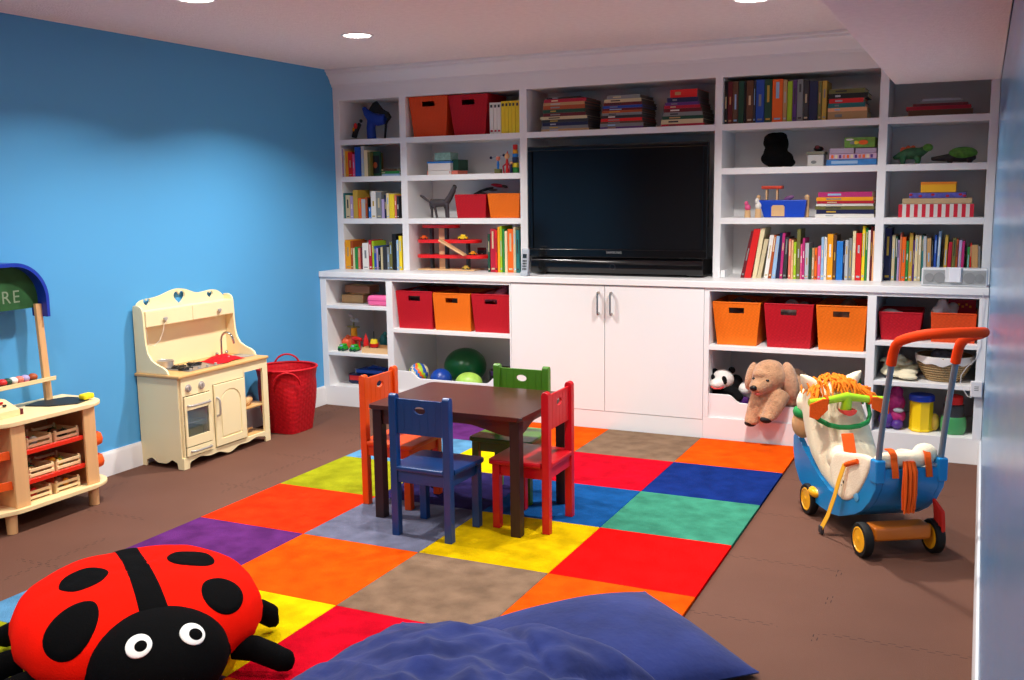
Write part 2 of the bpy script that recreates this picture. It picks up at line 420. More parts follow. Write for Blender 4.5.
def book_row(rows, y, z, where, group, kind='book', d=0.19, bands=True):
    """rows: (u_left, u_right, v_top, colour[, shift of the top in px][, description])"""
    names = [r[3] for r in rows]
    rnd = random.Random(len(rows)*13+int(z*100))
    for i, r in enumerate(rows):
        u0, u1, vt, cn = r[:4]; sh = r[4] if len(r) > 4 else 0
        vb = 300
        # base height is the shelf top; solve for the x at that height
        xa = at_z(u0, y, z); xb = at_z(u1, y, z)
        for b0, b1 in UX:
            if b0-0.02 < (xa+xb)/2 < b1+0.02:
                xa = max(xa, b0+0.0005); xb = min(xb, b1-0.0005)
        xt, zt = at(u0+sh+(u1-u0)/2, vt, y)
        h = max(0.05, zt-z-0.001); w = max(0.004, (xb-xa)-0.0012)
        lean = math.atan((xt-(xa+xb)/2)/h) if sh else 0
        c2 = rnd.choice([q for q in BANDS if q != cn]) if bands and rnd.random() < 0.75 else None
        dd = d*rnd.uniform(0.85, 1.08)
        bk = book_mesh(w, h, dd, cn, c2, lean)
        o = obj_at(bk, kind, [pm(cn), PAGES, pm(c2) if c2 else PAGES], ((xa+xb)/2, y+rnd.uniform(0, 0.006), z+0.0004))
        size = 'wide' if w > 0.028 else ('thin' if w < 0.012 else '')
        lf = names[i-1] if i else None; rt = names[i+1] if i < len(rows)-1 else None
        lab = (size+' ' if size else '')+cn+(' leaning ' if sh else ' ')+kind
        if lf and rt: lab += ' between %s and %s' % (lf, rt)
        elif rt: lab += ' standing first beside the %s one' % rt
        else: lab += ' standing last beside the %s one' % lf
        tag(o, lab+' '+where, kind, group)
def at_z(u, y, z):
    """world x on plane y at height z for an image column u"""
    lo, hi = 0.0, 680.0
    for _ in range(30):
        mid = (lo+hi)/2
        if at(u, mid, y)[1] > z: lo = mid
        else: hi = mid
    return at(u, mid, y)[0]
def stack(rows, y, z, where, group, kind='book', d=0.22, jitter=0.004, bands=True):
    """flat pile, bottom first: (u_left, u_right, v_top, colour)"""
    rnd = random.Random(len(rows)*7+int(rows[0][0])); zc = z+0.0004
    names = [r[3] for r in rows]
    for i, r in enumerate(rows):
        u0, u1, vt, cn = r[:4]
        zt = at((u0+u1)/2, vt, y)[1]; h = max(0.004, zt-zc-0.0006)
        xa = at_z(u0, y, zc); xb = at_z(u1, y, zc); w = xb-xa
        b = MB(); t = min(0.002, h*0.2); c2 = rnd.choice([q for q in BANDS if q != cn])
        b.box((-w/2, 0, 0), (w/2, d, t)); b.box((-w/2, 0, h-t), (w/2, d, h)); b.box((-w/2, -0.0006, 0), (w/2, t, h), 0)
        b.box((-w/2+0.003, t, t), (w/2-0.003, d-0.004, h-t), 1)
        if bands: b.box((-w*0.32, -0.0012, h*0.32), (-w*rnd.uniform(0, .2), 0.001, h*0.68), 2)
        o = obj_at(b, kind, [pm(cn), PAGES_SHADED if kind == 'magazine' else PAGES, pm(c2)], ((xa+xb)/2, y+rnd.uniform(0, jitter), zc), rnd.uniform(-0.02, 0.02))
        lo_ = names[i-1] if i else None; up = names[i+1] if i < len(rows)-1 else None
        lab = '%s %s lying ' % (cn, kind)
        if lo_ and up: lab += 'between %s and %s' % (lo_, up)
        elif up: lab += 'lowest, under the %s one' % up
        else: lab += 'on top of the %s one' % lo_
        tag(o, lab+' '+where, kind, group)
        zc += h+0.0006
    return zc

PAGES_SHADED = mat('magazine_edges', (112, 104, 98), 0.7, 0.3)  # page grey painted darker for the shadow on the pile sides
YB_ = 0.262    # spines stand a little behind the shelf edge
book_row([(341.5,344,149,'lilac'),(344.2,345.3,149,'cream'),(345.5,348.5,151,'amber'),(348.6,352.6,152,'red'),(352.8,355,154,'pink'),(355.4,361,147,'blue'),(361.3,364,146,'silver'),(364.2,367.8,150,'cream'),(368,370.6,152,'olive')],
         YB_, S2, 'in the top book bay', 'children books in the second bay beside the blue wall')
stack([(374,399.3,173.8,'pale blue'),(374.5,399,171.2,'green'),(373.5,396.5,168.6,'brown')], 0.32, S2, 'beside the picture book', 'books lying flat in the second bay beside the blue wall')
x, _ = at(376, 165, 0.31); b = MB(); zt = at(376, 151.5, 0.31)[1]-S2
x0 = at(370.9, 165, 0.31)[0]; x1 = at(381, 165, 0.31)[0]
b.box((x0, 0.303, S2+0.0005), (x1, 0.316, S2+zt), 0, bev=0.001); b.box((x0+0.008, 0.302, S2+0.02), (x1-0.008, 0.3035, S2+zt-0.03), 1); b.sph(((x0+x1)/2, 0.303, S2+zt*0.45), (0.018, 0.003, 0.024), 2)
tag(b.build('picture_book', [pm('dark green'), pm('black'), pm('rust')]), 'dark green picture book turned cover forward with a rust face', 'book')
book_row([(343.4,346,193,'teal'),(346.2,350.4,195,'beige'),(350.6,353.2,196,'lilac'),(353.4,358,190,'gold'),(358.4,361.4,198,'orange'),(361.6,365.4,199,'silver'),(365.6,367.5,197,'rust'),(367.7,368.6,198,'black'),(368.8,371,207,'azure'),(371.2,376,191,'white'),(376.2,381.5,192,'grey'),(381.8,384.4,199,'lilac'),(384.6,386.1,195,'navy'),(386.4,389.2,193,'cream'),(389.5,394.4,194,'yellow'),(394.6,396.5,195,'salmon'),(396.8,399,196,'charcoal')],
         YB_, S3, 'in the middle book bay', 'children books in the third bay beside the blue wall')
book_row([(343.6,345.6,242,'peach'),(345.8,351,240,'amber'),(351.2,353.2,241,'rust'),(353.4,355,248,'cream'),(355.2,358.3,247,'green'),(358.5,360.5,248,'salmon'),(360.7,362.6,247,'maroon'),(362.9,369,243,'white'),(369.2,372,240,'crimson'),(372.2,374,241,'lime'),(374.2,376.4,246,'blue'),(376.6,378.3,248,'lilac'),(378.5,381,248,'black'),(381.2,383,247,'beige'),(383.2,387,246,'charcoal'),(387.2,389.6,247,'grey'),(389.9,392.6,242,'olive'),(392.8,396.8,234,'black'),(397,399,240,'pale blue'),(399.2,402,236,'yellow')],
         YB_-0.01, ZC, 'on the counter end', 'children books on the counter beside the blue wall')
book_row([(489.5,493.3,102.5,'white'),(493.5,497,102.4,'white'),(497.2,500.8,102.2,'white'),(501,504.8,101,'yellow'),(505,508.3,100.8,'yellow'),(508.5,511.8,100.6,'yellow'),(512,515.2,100.4,'yellow'),(515.4,519,100.2,'yellow')][3:],
         0.27, S1, 'on the top shelf', 'yellow magazine volumes on the top shelf', kind='magazine', bands=False)
for o in [o for o in COL.objects if o.get('group') == 'yellow magazine volumes on the top shelf']: o['label'] = 'yellow magazine volume in the row beside the crimson top basket'
book_row([(489.5,493.3,102.5,'white'),(493.5,497,102.4,'white'),(497.2,500.8,102.2,'white')], 0.27, S1, '', 'white magazine volumes on the top shelf', kind='magazine', bands=False)
WH = [o for o in COL.objects if o.get('group') == 'white magazine volumes on the top shelf']
for o in WH: o['label'] = 'white magazine volume standing between crimson basket and yellow volumes'
for o in [q for q in COL.objects if q.name.startswith('magazine')]:   # small black title and pink foot mark on each spine
    xs = [v.co.x for v in o.data.vertices]; zs = [v.co.z for v in o.data.vertices]; w = max(xs); h = max(zs)
    s = MB(); s.box((-w*0.6, -0.0013, h*0.84), (w*0.6, 0.0005, h*0.93))
    p = s.build('title_strip', pm('charcoal'), None); p.parent = o; p.location = (0, -0.0006, h*0.84)
    if 'white' in o['label']:
        s = MB(); s.box((-w*0.6, -0.0013, h*0.06), (w*0.6, 0.0005, h*0.12)); p = s.build('foot_mark', pm('crimson'), None); p.parent = o; p.location = (0, -0.0006, h*0.06)
book_row([(488,490.2,234,'dark green'),(490.4,495.4,229,'crimson'),(495.6,497.6,230,'red'),(497.9,500.2,227,'amber'),(500.4,502.4,226,'lime'),(502.6,504.6,229,'green'),(504.8,507.4,231,'cream'),(507.6,513.4,229,'orange'),(513.6,516,227,'beige'),(516.2,519.6,230,'teal')],
         0.262, ZC, 'beside the toy garage', 'tall books between the toy garage and the television')
book_row([(724,727,81.5,'black'),(727.3,732,81.4,'maroon'),(732.3,737.8,81.2,'brown'),(738,743.4,80.6,'dark green'),(743.6,745.6,80.6,'black'),(745.9,752.6,80.5,'brown'),(752.8,755,80.5,'charcoal'),(755.3,763.5,79.5,'blue'),(763.8,771.2,79,'dark green'),(771.5,782,79,'orange'),(782.3,786.4,79.5,'tan'),(786.6,791.6,81,'lime'),(791.9,796,80,'purple'),(796.3,802.4,79,'grey'),(802.7,808.2,80,'charcoal'),(808.4,817,80.5,'navy'),(817.3,821,81,'olive'),(821.3,826,80.5,'gold')],
         0.29, S1, 'on the top right shelf', 'hardbacks on the top shelf right of the magazines')
stack([(827.5,867,111.2,'tan'),(827.5,867,107.3,'peach'),(828,865,102.8,'teal'),(829,863.5,98.2,'red'),(828,868,93,'black'),(829,865,88.5,'olive')], 0.30, S1, 'ending the top row', 'books piled flat on the top shelf')
book_row([(740,743.6,231,'maroon',11),(743.9,750.6,229,'red',10),(751.8,756.2,228,'cream',9),(756.4,760.6,239,'beige',8),(763.4,767.6,235,'white',6.5),(767.8,770.8,235,'rust',6),(771,775,236,'pale blue',5),(775.2,779,233,'navy',4.5),(779.2,782,233,'magenta',3.5),(782.2,786,237,'charcoal',3),
          (787.6,790.3,239,'salmon'),(790.5,792.6,240,'peach'),(792.8,795.6,242,'lime'),(795.8,799.4,229,'olive'),(799.6,801.4,244,'pink'),(801.6,804,238,'magenta'),(804.2,808,243,'silver'),(808.2,811,248,'dark green'),(811.2,813.6,248,'tan'),(813.8,816.5,248,'orange'),(816.7,820,246,'pink'),(820.2,823,237,'pale blue'),(823.2,826,237,'white'),(826.2,832,234,'amber'),(832.3,835.2,235,'brown'),(835.6,842,241,'azure'),(842.2,843.8,245,'navy'),(844,847.4,240,'silver'),(847.7,851,238,'grey'),(851.2,854.4,231,'cream'),(854.6,860.4,233,'red'),(860.7,863.8,226,'yellow'),(864,866.2,228,'green'),(866.4,869,230,'white'),(869.2,871,226,'maroon'),(871.2,874.4,231,'peach')],
         0.29, ZC, 'in the long row', 'picture books in the long row above the orange baskets')
book_row([(883,890,228,'navy'),(890.6,893.8,235,'beige'),(894,896,236,'dark green'),(896.2,898.2,240,'lilac'),(898.4,900.2,233,'salmon'),(900.4,904.6,237,'orange'),(904.8,907.3,241,'green'),(907.6,911.4,233,'gold'),(911.6,913.2,240,'purple'),(913.4,916.6,235,'cream'),(916.8,919.8,235,'beige'),(920,922.4,235,'teal'),(922.6,925.8,236,'silver',1),(926,930.2,238,'tan',1.2),(930.4,932,240,'charcoal',1.5),(932.4,935.2,235,'blue',2.4),(935.4,938.2,231,'pale blue',3.5),(942,945.2,235,'gold',3.5),(945.5,949.4,242,'crimson',3.4),(950,953.6,238,'olive',3.2),(953.8,956,239,'rust',3),(956.4,959.4,240,'lilac',3),(959.6,962.4,241,'magenta',2.8),(965.5,968.2,247,'green',2),(968.4,970,243,'red',2),(971,977.5,245,'tan',0.6),(977.9,980.2,246,'grey',0.4)],
         0.34, ZC, 'behind the silver speaker', 'old books behind the speaker dock')
# magazine piles above the television
stack([(541,589,128.5,'tan'),(541,588,125.5,'grey'),(542,588,122,'navy'),(542,588,119,'charcoal'),(540.5,587,116,'beige'),(543,585.5,112.5,'maroon'),(543,585,109,'dark green'),(543,585,105,'rust'),(543,584.5,102,'tan'),(544,586,98.5,'crimson'),(546,580,96.8,'black')], 0.27, S1, 'in pile by yellow volumes', 'magazines in three piles above the television', kind='magazine', d=0.3)
stack([(600,643,126.4,'purple'),(600,643,123,'grey'),(600.5,643,121,'brown'),(600.5,642,118,'red'),(601,642,115,'charcoal'),(601.5,642,112.5,'grey'),(602,642,110.2,'rust'),(602.5,642,107.8,'maroon'),(602.5,642.5,105.2,'blue'),(603,642,102,'maroon'),(604,641,98.6,'beige'),(607,640,94.8,'grey')], 0.27, S1, 'in middle pile', 'magazines in three piles above the television', kind='magazine', d=0.3)
stack([(661,704,123.5,'crimson'),(661,703,119,'beige'),(662,703,115.5,'dark green'),(663,702.5,111.8,'grey'),(663.5,701.5,108,'maroon'),(664,700,105,'crimson'),(665,699,102,'purple'),(667,698,97.2,'navy'),(670,697,89,'red')], 0.27, S1, 'in pile by hardback bay', 'magazines in three piles above the television', kind='magazine', d=0.3)
# stack of picture books on the third shelf
stack([(815,874,213.8,'white'),(816,874,209.5,'navy'),(815,874,206,'olive'),(816,873,203.5,'white'),(817,874,200.8,'crimson'),(816,873,197,'amber'),(818,872,191.8,'magenta')], 0.29, S3, 'beside the toy ark', 'picture books piled beside the toy ark', kind='book', d=0.25)
# red folders under the soffit
stack([(908,973,109.2,'brown'),(906,971,105.5,'crimson'),(913,968,102.8,'maroon'),(919,963,100.3,'grey'),(922,961,98.2,'silver')], 0.32, S1, 'below the soffit', 'folders lying flat below the soffit', kind='folder', d=0.22, bands=False)

# ---------------------------------------------------------------- woven baskets
WV = {'orange': woven('woven_orange', (246, 118, 14), dark=0.82), 'crimson': woven('woven_crimson', (196, 14, 34), dark=0.75), 'red': woven('woven_red', (206, 10, 28), scale=42, strength=0.6, dark=0.72), 'rust': woven('woven_rust', (230, 78, 24), dark=0.82)}
def bin_mesh(w1, w0, d1, d0, h, hole=True, th=0.004):
    """tapered four-sided woven bin, open above, with a slot handle in front and back; base centre at origin, front is -y"""
    b = MB()
    def P(s, t, side, inner):
        w = (w0+(w1-w0)*t)/2; d = (d0+(d1-d0)*t)/2; z = h*t
        if inner: w -= th; d -= th; z = max(z, th)
        x = -w+2*w*s
        if side == 0: return Vector((x, -d, z))
        if side == 2: return Vector((-x, d, z))
        y = -d+2*d*s
        if side == 1: return Vector((w, y, z))
        return Vector((-w, -y, z))
    S = [0, 0.335, 0.665, 1]; T = [0, 0.45, 0.755, 0.885, 1]
    for side in range(4):
        for inner in (0, 1):
            V = [[b.bm.verts.new(P(s, t, side, inner)) for t in T] for s in S]
            for i in range(3):
                for j in range(4):
                    if hole and side in (0, 2) and i == 1 and j == 2: continue
                    b.bm.faces.new((V[i][j], V[i+1][j], V[i+1][j+1], V[i][j+1]))
        if hole and side in (0, 2):
            q = [(S[1], T[2]), (S[2], T[2]), (S[2], T[3]), (S[1], T[3])]
            for k in range(4):
                a, c = q[k], q[(k+1) % 4]
                b.bm.faces.new([b.bm.verts.new(P(*a, side, 0)), b.bm.verts.new(P(*c, side, 0)), b.bm.verts.new(P(*c, side, 1)), b.bm.verts.new(P(*a, side, 1))])
        for k in range(3):
            b.bm.faces.new([b.bm.verts.new(P(S[k], 1, side, 0)), b.bm.verts.new(P(S[k+1], 1, side, 0)), b.bm.verts.new(P(S[k+1], 1, side, 1)), b.bm.verts.new(P(S[k], 1, side, 1))])
    b.box((-w0/2, -d0/2, 0), (w0/2, d0/2, th))
    bmesh.ops.remove_doubles(b.bm, verts=b.bm.verts, dist=1e-5)
    return b
def basket(xc, y, z, w1, w0, h, col, label, d1=0.34, d0=0.30, hole=True, group=None):
    t = thing('woven_basket', label, 'basket', (xc, y+d1/2, z+0.0006), group)
    b = bin_mesh(w1, w0, d1, d0, h, hole)
    for v in b.bm.verts: v.co += t.location
    b.build('basket_body', WV[col], t)
    # rolled rim
    b = MB(); c = []
    for i in range(4):
        sx, sy = [(-1, -1), (1, -1), (1, 1), (-1, 1)][i]; c.append(Vector((sx*(w1/2-0.002), sy*(d1/2-0.002), h)))
    pts = []
    for i in range(4):
        a, n = c[i], c[(i+1) % 4]
        pts += [a.lerp(n, k) for k in (0.03, 0.5, 0.97)]
    b.tube(pts, 0.0045, seg=8, closed=True)
    for v in b.bm.verts: v.co += t.location
    b.build('rim', WV[col], t)
    return t
basket(0.777, 0.035, 0.600, 0.298, 0.272, 0.266, 'crimson', 'crimson woven basket in the cabinet bay nearest the blue wall', 0.4, 0.36)
basket(1.081, 0.030, 0.600, 0.294, 0.276, 0.260, 'orange', 'orange woven basket between two crimson ones left of the white doors', 0.4, 0.36)
basket(1.386, 0.030, 0.600, 0.298, 0.262, 0.262, 'crimson', 'crimson woven basket right beside the white cabinet doors', 0.4, 0.36)
basket(3.060, 0.030, 0.600, 0.294, 0.240, 0.266, 'orange', 'orange woven basket above the panda plush', 0.4, 0.34)
basket(3.372, 0.030, 0.600, 0.290, 0.250, 0.266, 'crimson', 'crimson woven basket between two orange ones above the plush dog', 0.4, 0.34)
basket(3.674, 0.030, 0.600, 0.286, 0.252, 0.266, 'orange', 'orange woven basket above the toy horse head', 0.4, 0.34)
basket(3.996, 0.05, 0.678, 0.235, 0.20, 0.160, 'crimson', 'small crimson woven basket above the cream blanket', 0.3, 0.27, hole=False)
basket(4.275, 0.05, 0.678, 0.235, 0.225, 0.165, 'rust', 'small orange woven basket with a plastic bag above the wicker basket', 0.3, 0.27, hole=False)
basket(0.795, 0.275, S1, 0.316, 0.262, 0.276, 'rust', 'tall orange woven basket on the top shelf', 0.3, 0.26)
basket(1.114, 0.275, S1, 0.312, 0.240, 0.272, 'crimson', 'tall crimson woven basket on the top shelf', 0.3, 0.26)
basket(1.112, 0.285, S3, 0.250, 0.222, 0.162, 'crimson', 'low crimson woven basket beside the dark wooden horse', 0.3, 0.27, hole=False)
basket(1.372, 0.285, S3, 0.246, 0.216, 0.166, 'orange', 'low orange woven basket below the toy figures', 0.3, 0.27, hole=False)

# soft things heaped in the baskets
def lump(name, label, cat, c, r, cols, n=6, vox=0.012, seed=1):
    rnd = random.Random(seed); b = MB(); c = Vector(c)
    for k in range(n):
        b.sph(c+Vector((rnd.uniform(-r[0], r[0])*0.7, rnd.uniform(-r[1], r[1])*0.7, rnd.uniform(-r[2], r[2])*0.5)), (r[0]*rnd.uniform(.3, .55), r[1]*rnd.uniform(.35, .6), r[2]*rnd.uniform(.5, .9)), rot=Matrix.Rotation(rnd.uniform(-1, 1), 3, 'X') @ Matrix.Rotation(rnd.uniform(-2, 2), 3, 'Z'), seg=16, rings=10)
    o = b.remesh(name, cols, vox=vox, smooth=3)
    o = tag(o, label, cat)
    if cat in ('clothes', 'toys'): o['kind'] = 'stuff'
    return o
CL = mat('crumpled_cloth_grey', (110, 100, 104), 0.8, 0.2, var=0.3, vscale=20)
lump('dress_up_clothes', 'grey dress-up clothes heaped in basket nearest the blue wall', 'clothes', (0.77, 0.25, 0.80), (0.12, 0.13, 0.07), CL, seed=3)
lump('dress_up_clothes', 'dark dress-up clothes heaped in basket left of the white doors', 'clothes', (1.081, 0.25, 0.79), (0.10, 0.12, 0.06), mat('crumpled_cloth_dark', (60, 55, 60), 0.8, 0.2, var=0.3, vscale=20), seed=4)
lump('dress_up_clothes', 'dusty pink dress-up clothes heaped in basket beside the white doors', 'clothes', (1.386, 0.22, 0.845), (0.10, 0.13, 0.045), mat('crumpled_cloth_pink', (190, 100, 120), 0.7, 0.3, var=0.4, vscale=20), n=9, seed=5)
lump('soft_toy_pile', 'grey soft toys filling basket above the panda', 'toys', (3.06, 0.25, 0.80), (0.11, 0.13, 0.07), CL, seed=6)
lump('soft_toy_pile', 'pale soft toys filling crimson basket above the plush dog', 'toys', (3.37, 0.24, 0.80), (0.11, 0.13, 0.08), mat('crumpled_cloth_pale', (190, 180, 172), 0.8, 0.2, var=0.4, vscale=25), seed=7)
lump('soft_toy_pile', 'brown soft toys filling orange basket above the horse head', 'toys', (3.67, 0.24, 0.80), (0.11, 0.13, 0.08), mat('crumpled_cloth_tan', (160, 125, 105), 0.8, 0.2, var=0.4, vscale=25), seed=8)
lump('towel', 'white towel stuffed in the small crimson basket', 'towel', (3.99, 0.19, 0.81), (0.09, 0.10, 0.04), mat('white_towelling', (225, 220, 212), 0.9, 0.2), seed=9)
lump('plastic_bag', 'clear plastic bag over the small orange basket', 'bag', (4.215, 0.17, 0.855), (0.075, 0.09, 0.055), mat('thin_plastic', (225, 222, 218), 0.25, 0.5, bump=0.5, bscale=40), n=7, seed=11)
# red board standing in the small orange basket
b = MB(); b.box((4.24, 0.24, 0.70), (4.385, 0.252, 0.905), 0, bev=0.002)
for k in range(6): b.box((4.25+k*0.02, 0.2385, 0.872-0.012*(k % 2)), (4.262+k*0.02, 0.24, 0.884-0.012*(k % 2)), 1)
tag(b.build('sign_board', [pm('crimson'), pm('amber')]), 'red board with yellow marks standing in small orange basket', 'board')

# ---------------------------------------------------------------- television
TV0, TV1 = 1.598, 2.828; TY = 0.20
BLK = mat('gloss_black_plastic', (10, 10, 12), 0.15, 0.5); SCR = mat('dark_screen_glass', (14, 16, 20), 0.12, 0.5)
MBK = mat('matt_black', (14, 14, 15), 0.5, 0.3)
t = thing('television', 'large black television with speaker bar in the middle of the bookcase', 'television', (2.213, TY+0.15, ZC+0.0005))
b = MB()
ZB, ZTV = 1.118, 1.852
for (a, c) in (((TV0, TY, ZTV-0.03), (TV1, TY+0.05, ZTV)), ((TV0, TY, ZB), (TV1, TY+0.05, ZB+0.053)), ((TV0, TY, ZB+0.053), (TV0+0.032, TY+0.05, ZTV-0.03)), ((TV1-0.032, TY, ZB+0.053), (TV1, TY+0.05, ZTV-0.03))): b.box(a, c, bev=0.004)
b.build('bezel', BLK, t)
b = MB(); b.box((TV0+0.03, TY+0.012, ZB+0.05), (TV1-0.03, TY+0.02, ZTV-0.028)); b.build('screen', SCR, t)
b = MB(); b.box((TV0+0.02, TY+0.05, ZB), (TV1-0.02, TY+0.12, ZTV-0.02), bev=0.01); b.box((TV0+0.25, TY+0.12, ZB), (TV1-0.25, TY+0.3, ZTV-0.15), bev=0.03); b.build('rear_housing', MBK, t)
b = MB()
# speaker bar with softly bowed front
pr = [(TY+0.25, 1.006), (TY+0.006, 1.006), (TY-0.008, 1.020), (TY-0.012, 1.055), (TY-0.008, 1.095), (TY+0.006, 1.112), (TY+0.25, 1.112)]
b.prism(pr, 'x', TV0+0.02, TV1-0.02, bev=0.004); b.build('speaker_bar', BLK, t)
b = MB(); b.tube([(2.207+0.0185*math.cos(a*PI/12), TY-0.013, 1.058+0.0185*math.sin(a*PI/12)) for a in range(24)], 0.0013, seg=6, closed=True); b.build('control_ring', CHR, t)
b = MB(); b.box((1.72, TY+0.0, ZC+0.001), (2.70, TY+0.26, ZC+0.0095), bev=0.003); b.build('stand', MBK, t)
lo = text_mesh('SAMSUNG', 0.021, 'lettering', mat('logo_silver', (150, 150, 150), 0.4), t, 0.0006, 'CENTER', 1.15)
lo.location = Vector((2.213, TY-0.0012, 1.151))-t.location; lo.rotation_euler = (PI/2, 0, 0)

# cordless phone handset on its charger
t = thing('cordless_phone', 'silver cordless phone standing upright beside the television', 'phone', (1.641, 0.045, ZC+0.0005))
SIL = mat('silver_plastic', (172, 180, 190), 0.35, 0.5)
b = MB(); b.box((1.6140, 0.02, ZC+0.001), (1.6680, 0.075, ZC+0.03), bev=0.006); b.build('charger', SIL, t)
rx = Matrix.Rotation(-0.12, 3, 'X')
b = MB(); b.box((1.6150, 0.037, ZC+0.012), (1.6680, 0.060, ZC+0.182), bev=0.007, rot=rx); hs = b.build('handset', SIL, t)
b = MB(); b.box((1.6270, 0.0335, ZC+0.118), (1.6560, 0.037, ZC+0.146), bev=0.001, rot=rx, piv=(1.6410, 0.048, ZC+0.09)); b.build('display', mat('phone_display', (40, 48, 55), 0.2), hs)
b = MB()
for i in range(3):
    for j in range(4):
        b.box((1.6275+i*0.0105, 0.034, ZC+0.040+j*0.018), (1.6355+i*0.0105, 0.0372, ZC+0.052+j*0.018), bev=0.001, rot=rx, piv=(1.6410, 0.048, ZC+0.09))
b.build('keypad', pm('charcoal'), hs)

# silver speaker dock with a white music player
t = thing('speaker_dock', 'silver speaker dock lying in front of the old books', 'speaker', (4.24, 0.10, ZC+0.0005))
x0 = 4.098; x1 = 4.438; z0 = ZC+0.001; z1 = ZC+0.102; y0 = 0.045
GR = mat('speaker_mesh_grey', (165, 168, 168), 0.5, metal=0.2, bump=0.4, bscale=500)
b = MB(); b.box((x0, y0, z0), (x1, y0+0.09, z1), bev=0.008, seg=3); b.build('casing', mat('dock_white', (214, 216, 218), 0.3), t)
b = MB(); b.box((x0+0.010, y0-0.002, z0+0.010), (x1-0.010, y0+0.003, z1-0.010), bev=0.002); g = b.build('grille', GR, t)
for k, (cx, rr) in enumerate([(x0+0.042, 0.024), (x0+0.094, 0.030), (x1-0.094, 0.030), (x1-0.042, 0.024)]):
    b = MB(); b.lathe([(0.002, 0), (rr*0.5, 0.001), (rr, 0.004), (rr, 0.006), (0.002, 0.006)], seg=28)
    for v in b.bm.verts: v.co = Vector((cx+v.co.x, y0-0.0015-v.co.z+0.002, (z0+z1)/2-0.002+v.co.y))
    b.build('driver_cone', mat('cone_grey', (140, 142, 142), 0.6, bump=0.3, bscale=400), g)
b = MB(); b.box((x0+0.122, y0-0.006, z0+0.022), (x1-0.130, y0+0.004, z1+0.006), bev=0.004); b.build('cradle', mat('dock_white', (214, 216, 218), 0.3), t)
b = MB(); b.box((x0+0.143, y0-0.016, z0+0.026), (x1-0.136, y0-0.0065, z1+0.004), bev=0.003)
tag(b.build('music_player', mat('white_player', (238, 238, 244), 0.25)), 'white music player docked in the silver speaker', 'player')

# white plug-in transformer and its cord at the end of the base cabinet
t = thing('plug_adapter', 'white plug-in adapter box on the end upright with thin cord', 'adapter', (4.425, -0.02, 0.39))
b = MB(); b.box((4.380, -0.034, 0.392), (4.441, -0.004, 0.482), bev=0.006, seg=3); b.build('casing', mat('adapter_white', (226, 224, 226), 0.35), t)
b = MB()
for k in range(3): b.box((4.400, -0.0348, 0.430+k*0.010), (4.422, -0.0335, 0.434+k*0.010))
b.build('rating_label', pm('grey'), t)
b = MB(); b.tube([(4.40, -0.012, 0.40), (4.388, -0.014, 0.385), (4.368, -0.010, 0.392), (4.345, 0.0, 0.425), (4.328, 0.006, 0.46), (4.33, 0.012, 0.505), (4.355, 0.006, 0.55), (4.398, -0.004, 0.60), (4.419, -0.006, 0.68), (4.42, -0.006, 0.80), (4.419, -0.014, 0.93), (4.418, -0.016, 0.975)], 0.0017, seg=6); b.build('cord', mat('adapter_white', (226, 224, 226), 0.35), t)
def atx(u, v, x):
    d = _f + R_*((u-512)/FPX) - U_*((v-340)/FPX); t = (x-CAM.x)/d.x; p = CAM+d*t; return p.y, p.z
def cut(o, cutters):
    """boolean holes, applied straight away"""
    o.modifiers.clear(); tmp = []
    for c in cutters:
        bmesh.ops.recalc_face_normals(c.bm, faces=c.bm.faces)
        me = bpy.data.meshes.new('c'); c.bm.to_mesh(me); c.bm.free(); q = bpy.data.objects.new('c', me); COL.objects.link(q)
        q.matrix_world = Matrix.Translation(wloc(o)); me.transform(Matrix.Translation(-wloc(o)))
        md = o.modifiers.new('b', 'BOOLEAN'); md.operation = 'DIFFERENCE'; md.object = q; md.solver = 'EXACT'; tmp.append(q)
    bpy.context.view_layer.update()
    dg = bpy.context.evaluated_depsgraph_get()
    me2 = bpy.data.meshes.new_from_object(o.evaluated_get(dg)); old = o.data
    o.modifiers.clear(); o.data = me2; me2.name = old.name
    me2.set_sharp_from_angle(angle=math.radians(30)); wn(o)
    for q in tmp: bpy.data.objects.remove(q)
def wloc(o):
    p = Vector((0, 0, 0))
    while o is not None: p += o.location; o = o.parent
    return p

# ---------------------------------------------------------------- rug
RUG = {'o': (240, 84, 8), 't': (142, 116, 94), 'p': (104, 46, 118), 'd': (22, 48, 124), 'c': (204, 8, 34), 'y': (216, 178, 4), 'l': (98, 158, 200), 'k': (66, 148, 120),
       'b': (24, 88, 156), 'i': (52, 44, 98), 'g': (166, 168, 26), 'r': (236, 14, 14), 's': (124, 126, 150), 'f': (240, 52, 14), 'Y': (236, 204, 6)}
def rugmat(k):
    c = RUG[k]; return mat('wool_'+k, tuple(int(x*(0.93 if k in 'rcofyY' else 0.86)) for x in c), 1.0, 0.03, bump=0.6, bscale=200, var=0.2, vscale=10)
rows = ['otop', 'dcYl', 'kbig', 'rysf', 'otop', 'kcYl', 'bosg', 'yrlp']     # from the right-hand column leftwards
keys = []; b = MB(); RX, RY, T = 3.477, -0.021, 0.61
for j, row in enumerate(rows):
    for i, k in enumerate(row):
        if k not in keys: keys.append(k)
        b.box((RX-T*(i+1)+0.0002, RY-T*(j+1)+0.0002, 0.0005), (RX-T*i-0.0002, RY-T*j-0.0002, 0.017), keys.index(k), bev=0.0025, seg=1)
o = b.build('rug', [rugmat(k) for k in keys]); tag(o, 'large wool rug of bright coloured squares under the play table', 'rug')

